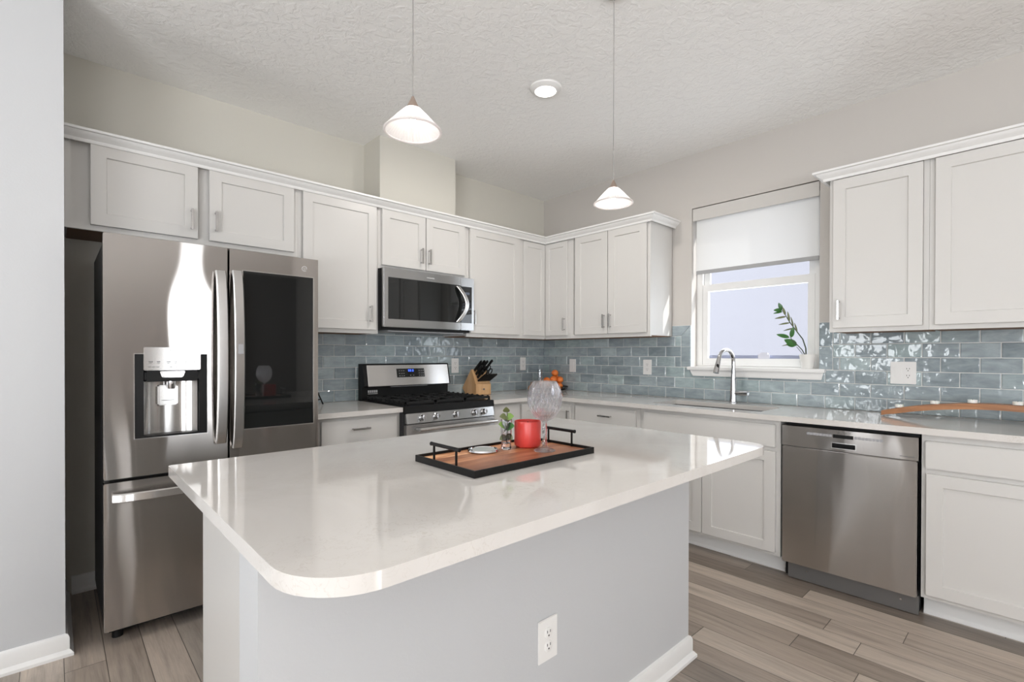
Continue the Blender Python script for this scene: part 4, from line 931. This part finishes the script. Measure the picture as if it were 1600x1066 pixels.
for k, (x, y, r_) in enumerate([(-.415, -.250, .034), (-.370, -.190, .032), (-.345, -.262, .033)]):
    o = MB().lathe([(0, 0), (r_*.5, .002), (r_*.95, r_*.55), (r_, r_*.9), (r_*.75, r_*1.45), (r_*.25, r_*1.8), (r_*.1, r_*2.3), (r_*.16, r_*2.6), (0, r_*2.6)], (0, 0, 0), 20).build('onion', ONION); o.location = (x, y, .9142 + .0)
    tag(o, ['brown onion leftmost in the counter corner, left of the glass cylinder', 'brown onion at the back of the counter corner', 'brown onion behind the goblet, nearest the glass cylinder'][k], 'onion', 'onions in the corner')
gv = MB().lathe([(0, .9145), (.020, .9145), (.020, 1.125), (.0178, 1.125), (.0178, .922), (0, .922)], (-.372, -.305, 0), 24); tag(gv.build('glass_cylinder', CRYSTAL), 'slim tall clear glass cylinder in the counter corner left of the oranges', 'glass')

# small black metal stand beside the refrigerator
es = MB(); ex, ey = -2.352, -.155
for pts in ([(ex-.03, ey, .9165), (ex-.015, ey, 1.03)], [(ex+.045, ey+.02, .9165), (ex-.012, ey+.01, 1.035)], [(ex-.01, ey+.05, .9165), (ex-.014, ey+.01, 1.03)], [(ex-.026, ey-.002, .95), (ex+.03, ey+.014, .95)], [(ex-.03, ey, .99), (ex+.014, ey+.01, .99)]): es.tube(pts, .0045, 8)
tag(es.build('metal_stand', BLACK), 'small black metal stand on the counter, peeking out beside the refrigerator', 'stand')

# ------------------------------------------------------------------ potted plant on the sill
px_, py_, pz = .008, -2.392, 1.1657
pp = thing('potted_plant', 'small leaning green plant in a white pot on the window sill', 'plant', (px_, py_, pz))
MB().lathe([(0, pz), (.032, pz), (.035, pz+.003), (.048, pz+.085), (.049, pz+.094), (.046, pz+.094), (.044, pz+.084), (0, pz+.080)], (px_, py_, 0), 40).build('pot', CERAMIC, pp)
MB().lathe([(0, pz+.0805), (.0435, pz+.0840), (.0435, pz+.0855), (0, pz+.088)], (px_, py_, 0), 24).build('soil', SOIL, pp)
def onpl(px, py, x=0.0):      # stem points along the window, given as (y, z)
    return Vector((x, px, py))
s1 = [onpl(-2.385, 1.252, .005), onpl(-2.383, 1.30, .004), onpl(-2.366, 1.36, .0), onpl(-2.330, 1.415, -.006), onpl(-2.290, 1.475, -.010), onpl(-2.258, 1.535, -.012), onpl(-2.240, 1.565, -.014)]
MB().tube(s1, [.0048, .0044, .004, .0036, .0032, .0026, .002], 10).build('stem', STEM, pp)
s2 = [onpl(-2.378, 1.252, .012), onpl(-2.362, 1.29, .0), onpl(-2.335, 1.325, -.012), onpl(-2.315, 1.345, -.018), onpl(-2.295, 1.375, -.016)]
MB().tube(s2, [.0036, .0032, .003, .0026, .002], 10).build('stem', STEM, pp)
MB().tube([onpl(-2.372, 1.252, .0), onpl(-2.352, 1.285, -.012), onpl(-2.335, 1.31, -.02)], .0018, 8).build('stem', STEM, pp)
toR = Vector((-.8, -.3, .3))
for (p, q, w_, m_) in [((-2.243, 1.560), (-2.193, 1.563), .013, LEAF), ((-2.240, 1.563), (-2.226, 1.610), .013, LEAF), ((-2.245, 1.550), (-2.190, 1.540), .007, LEAF), ((-2.262, 1.525), (-2.252, 1.580), .008, LEAFD), ((-2.268, 1.515), (-2.200, 1.505), .007, LEAFD),
        ((-2.288, 1.480), (-2.283, 1.548), .007, LEAFD), ((-2.292, 1.472), (-2.225, 1.463), .006, LEAFD), ((-2.312, 1.445), (-2.303, 1.512), .005, LEAFD), ((-2.315, 1.435), (-2.255, 1.420), .005, LEAFD), ((-2.336, 1.408), (-2.325, 1.470), .005, LEAFD),
        ((-2.300, 1.372), (-2.318, 1.445), .014, LEAF), ((-2.290, 1.372), (-2.212, 1.398), .014, LEAF), ((-2.335, 1.318), (-2.262, 1.362), .023, LEAF), ((-2.330, 1.322), (-2.275, 1.330), .020, LEAF), ((-2.310, 1.330), (-2.245, 1.318), .004, LEAFD)]:
    a = onpl(p[0], p[1], -.014 if p[1] < 1.4 else -.010); b = onpl(q[0], q[1], -.03); d = b - a
    leaf(MB(), a, d, d.length, w_, toR, .08).build('leaf', m_, pp)

# ------------------------------------------------------------------ stave candle holder with tealights
SX, R_ = -.205, None
ya, yb, zt, z0_ = -2.835, -3.775, 1.000, .930
def stz(y):
    c = (ya+yb)/2; h = (ya-yb)/2; t_ = (y-c)/h; return zt - (zt-z0_)*t_*t_
sv = MB(); n = 36; rings = []
for k in range(n+1):
    y = ya + (yb-ya)*k/n; z = stz(y); e_ = min(k, n-k)/n; hw = .030 + .016*math.sin(PI*k/n); th = .029 if 1 < k < n-1 else .025
    rings.append([sv.bm.verts.new(p) for p in ((SX-hw, y, z-th), (SX+hw, y, z-th), (SX+hw, y, z), (SX-hw, y, z))])
for a, b in zip(rings, rings[1:]):
    for j in range(4): sv.bm.faces.new((a[j], a[(j+1) % 4], b[(j+1) % 4], b[j]))
sv.bm.faces.new(rings[0][::-1]); sv.bm.faces.new(rings[-1])
for e in sv.bm.edges: pass
tag(sv.build('candle_holder', STAVEM, xf=Matrix.Translation((0, 0, .914+.0142-.930+.0150))), 'long arched wooden candle holder on the counter at the right edge', 'candle holder')
zoff = .914+.0142-.930+.0150
for k, (y, lab) in enumerate([(-2.912, 'leftmost of the white tealights on the arched wooden holder'), (-3.063, 'second white tealight from the left on the wooden holder'), (-3.210, 'white tealight on the crest of the wooden holder, third from left'), (-3.372, 'white tealight at the photo edge on the arched wooden holder')]):
    z = stz(y) + zoff + .0015; t = thing('tealight', lab, 'candle', (SX, y, z), 'tealights on the wooden holder')
    if k == 0:
        MB().lathe([(0, z), (.0195, z), (.0195, z+.016), (.0175, z+.016), (.0172, z+.013), (0, z+.013)], (SX, y, 0), 28).build('cup', WAX, t); MB().cyl((SX, y, z+.0131), (SX, y, z+.019), .001, 6).build('wick', BLACK, t)
        first = t
    else:
        for ch in first.children: c = ch.copy(); C.objects.link(c); c.parent = t
for o in bpy.data.objects:
    if '_o' in o: del o['_o']
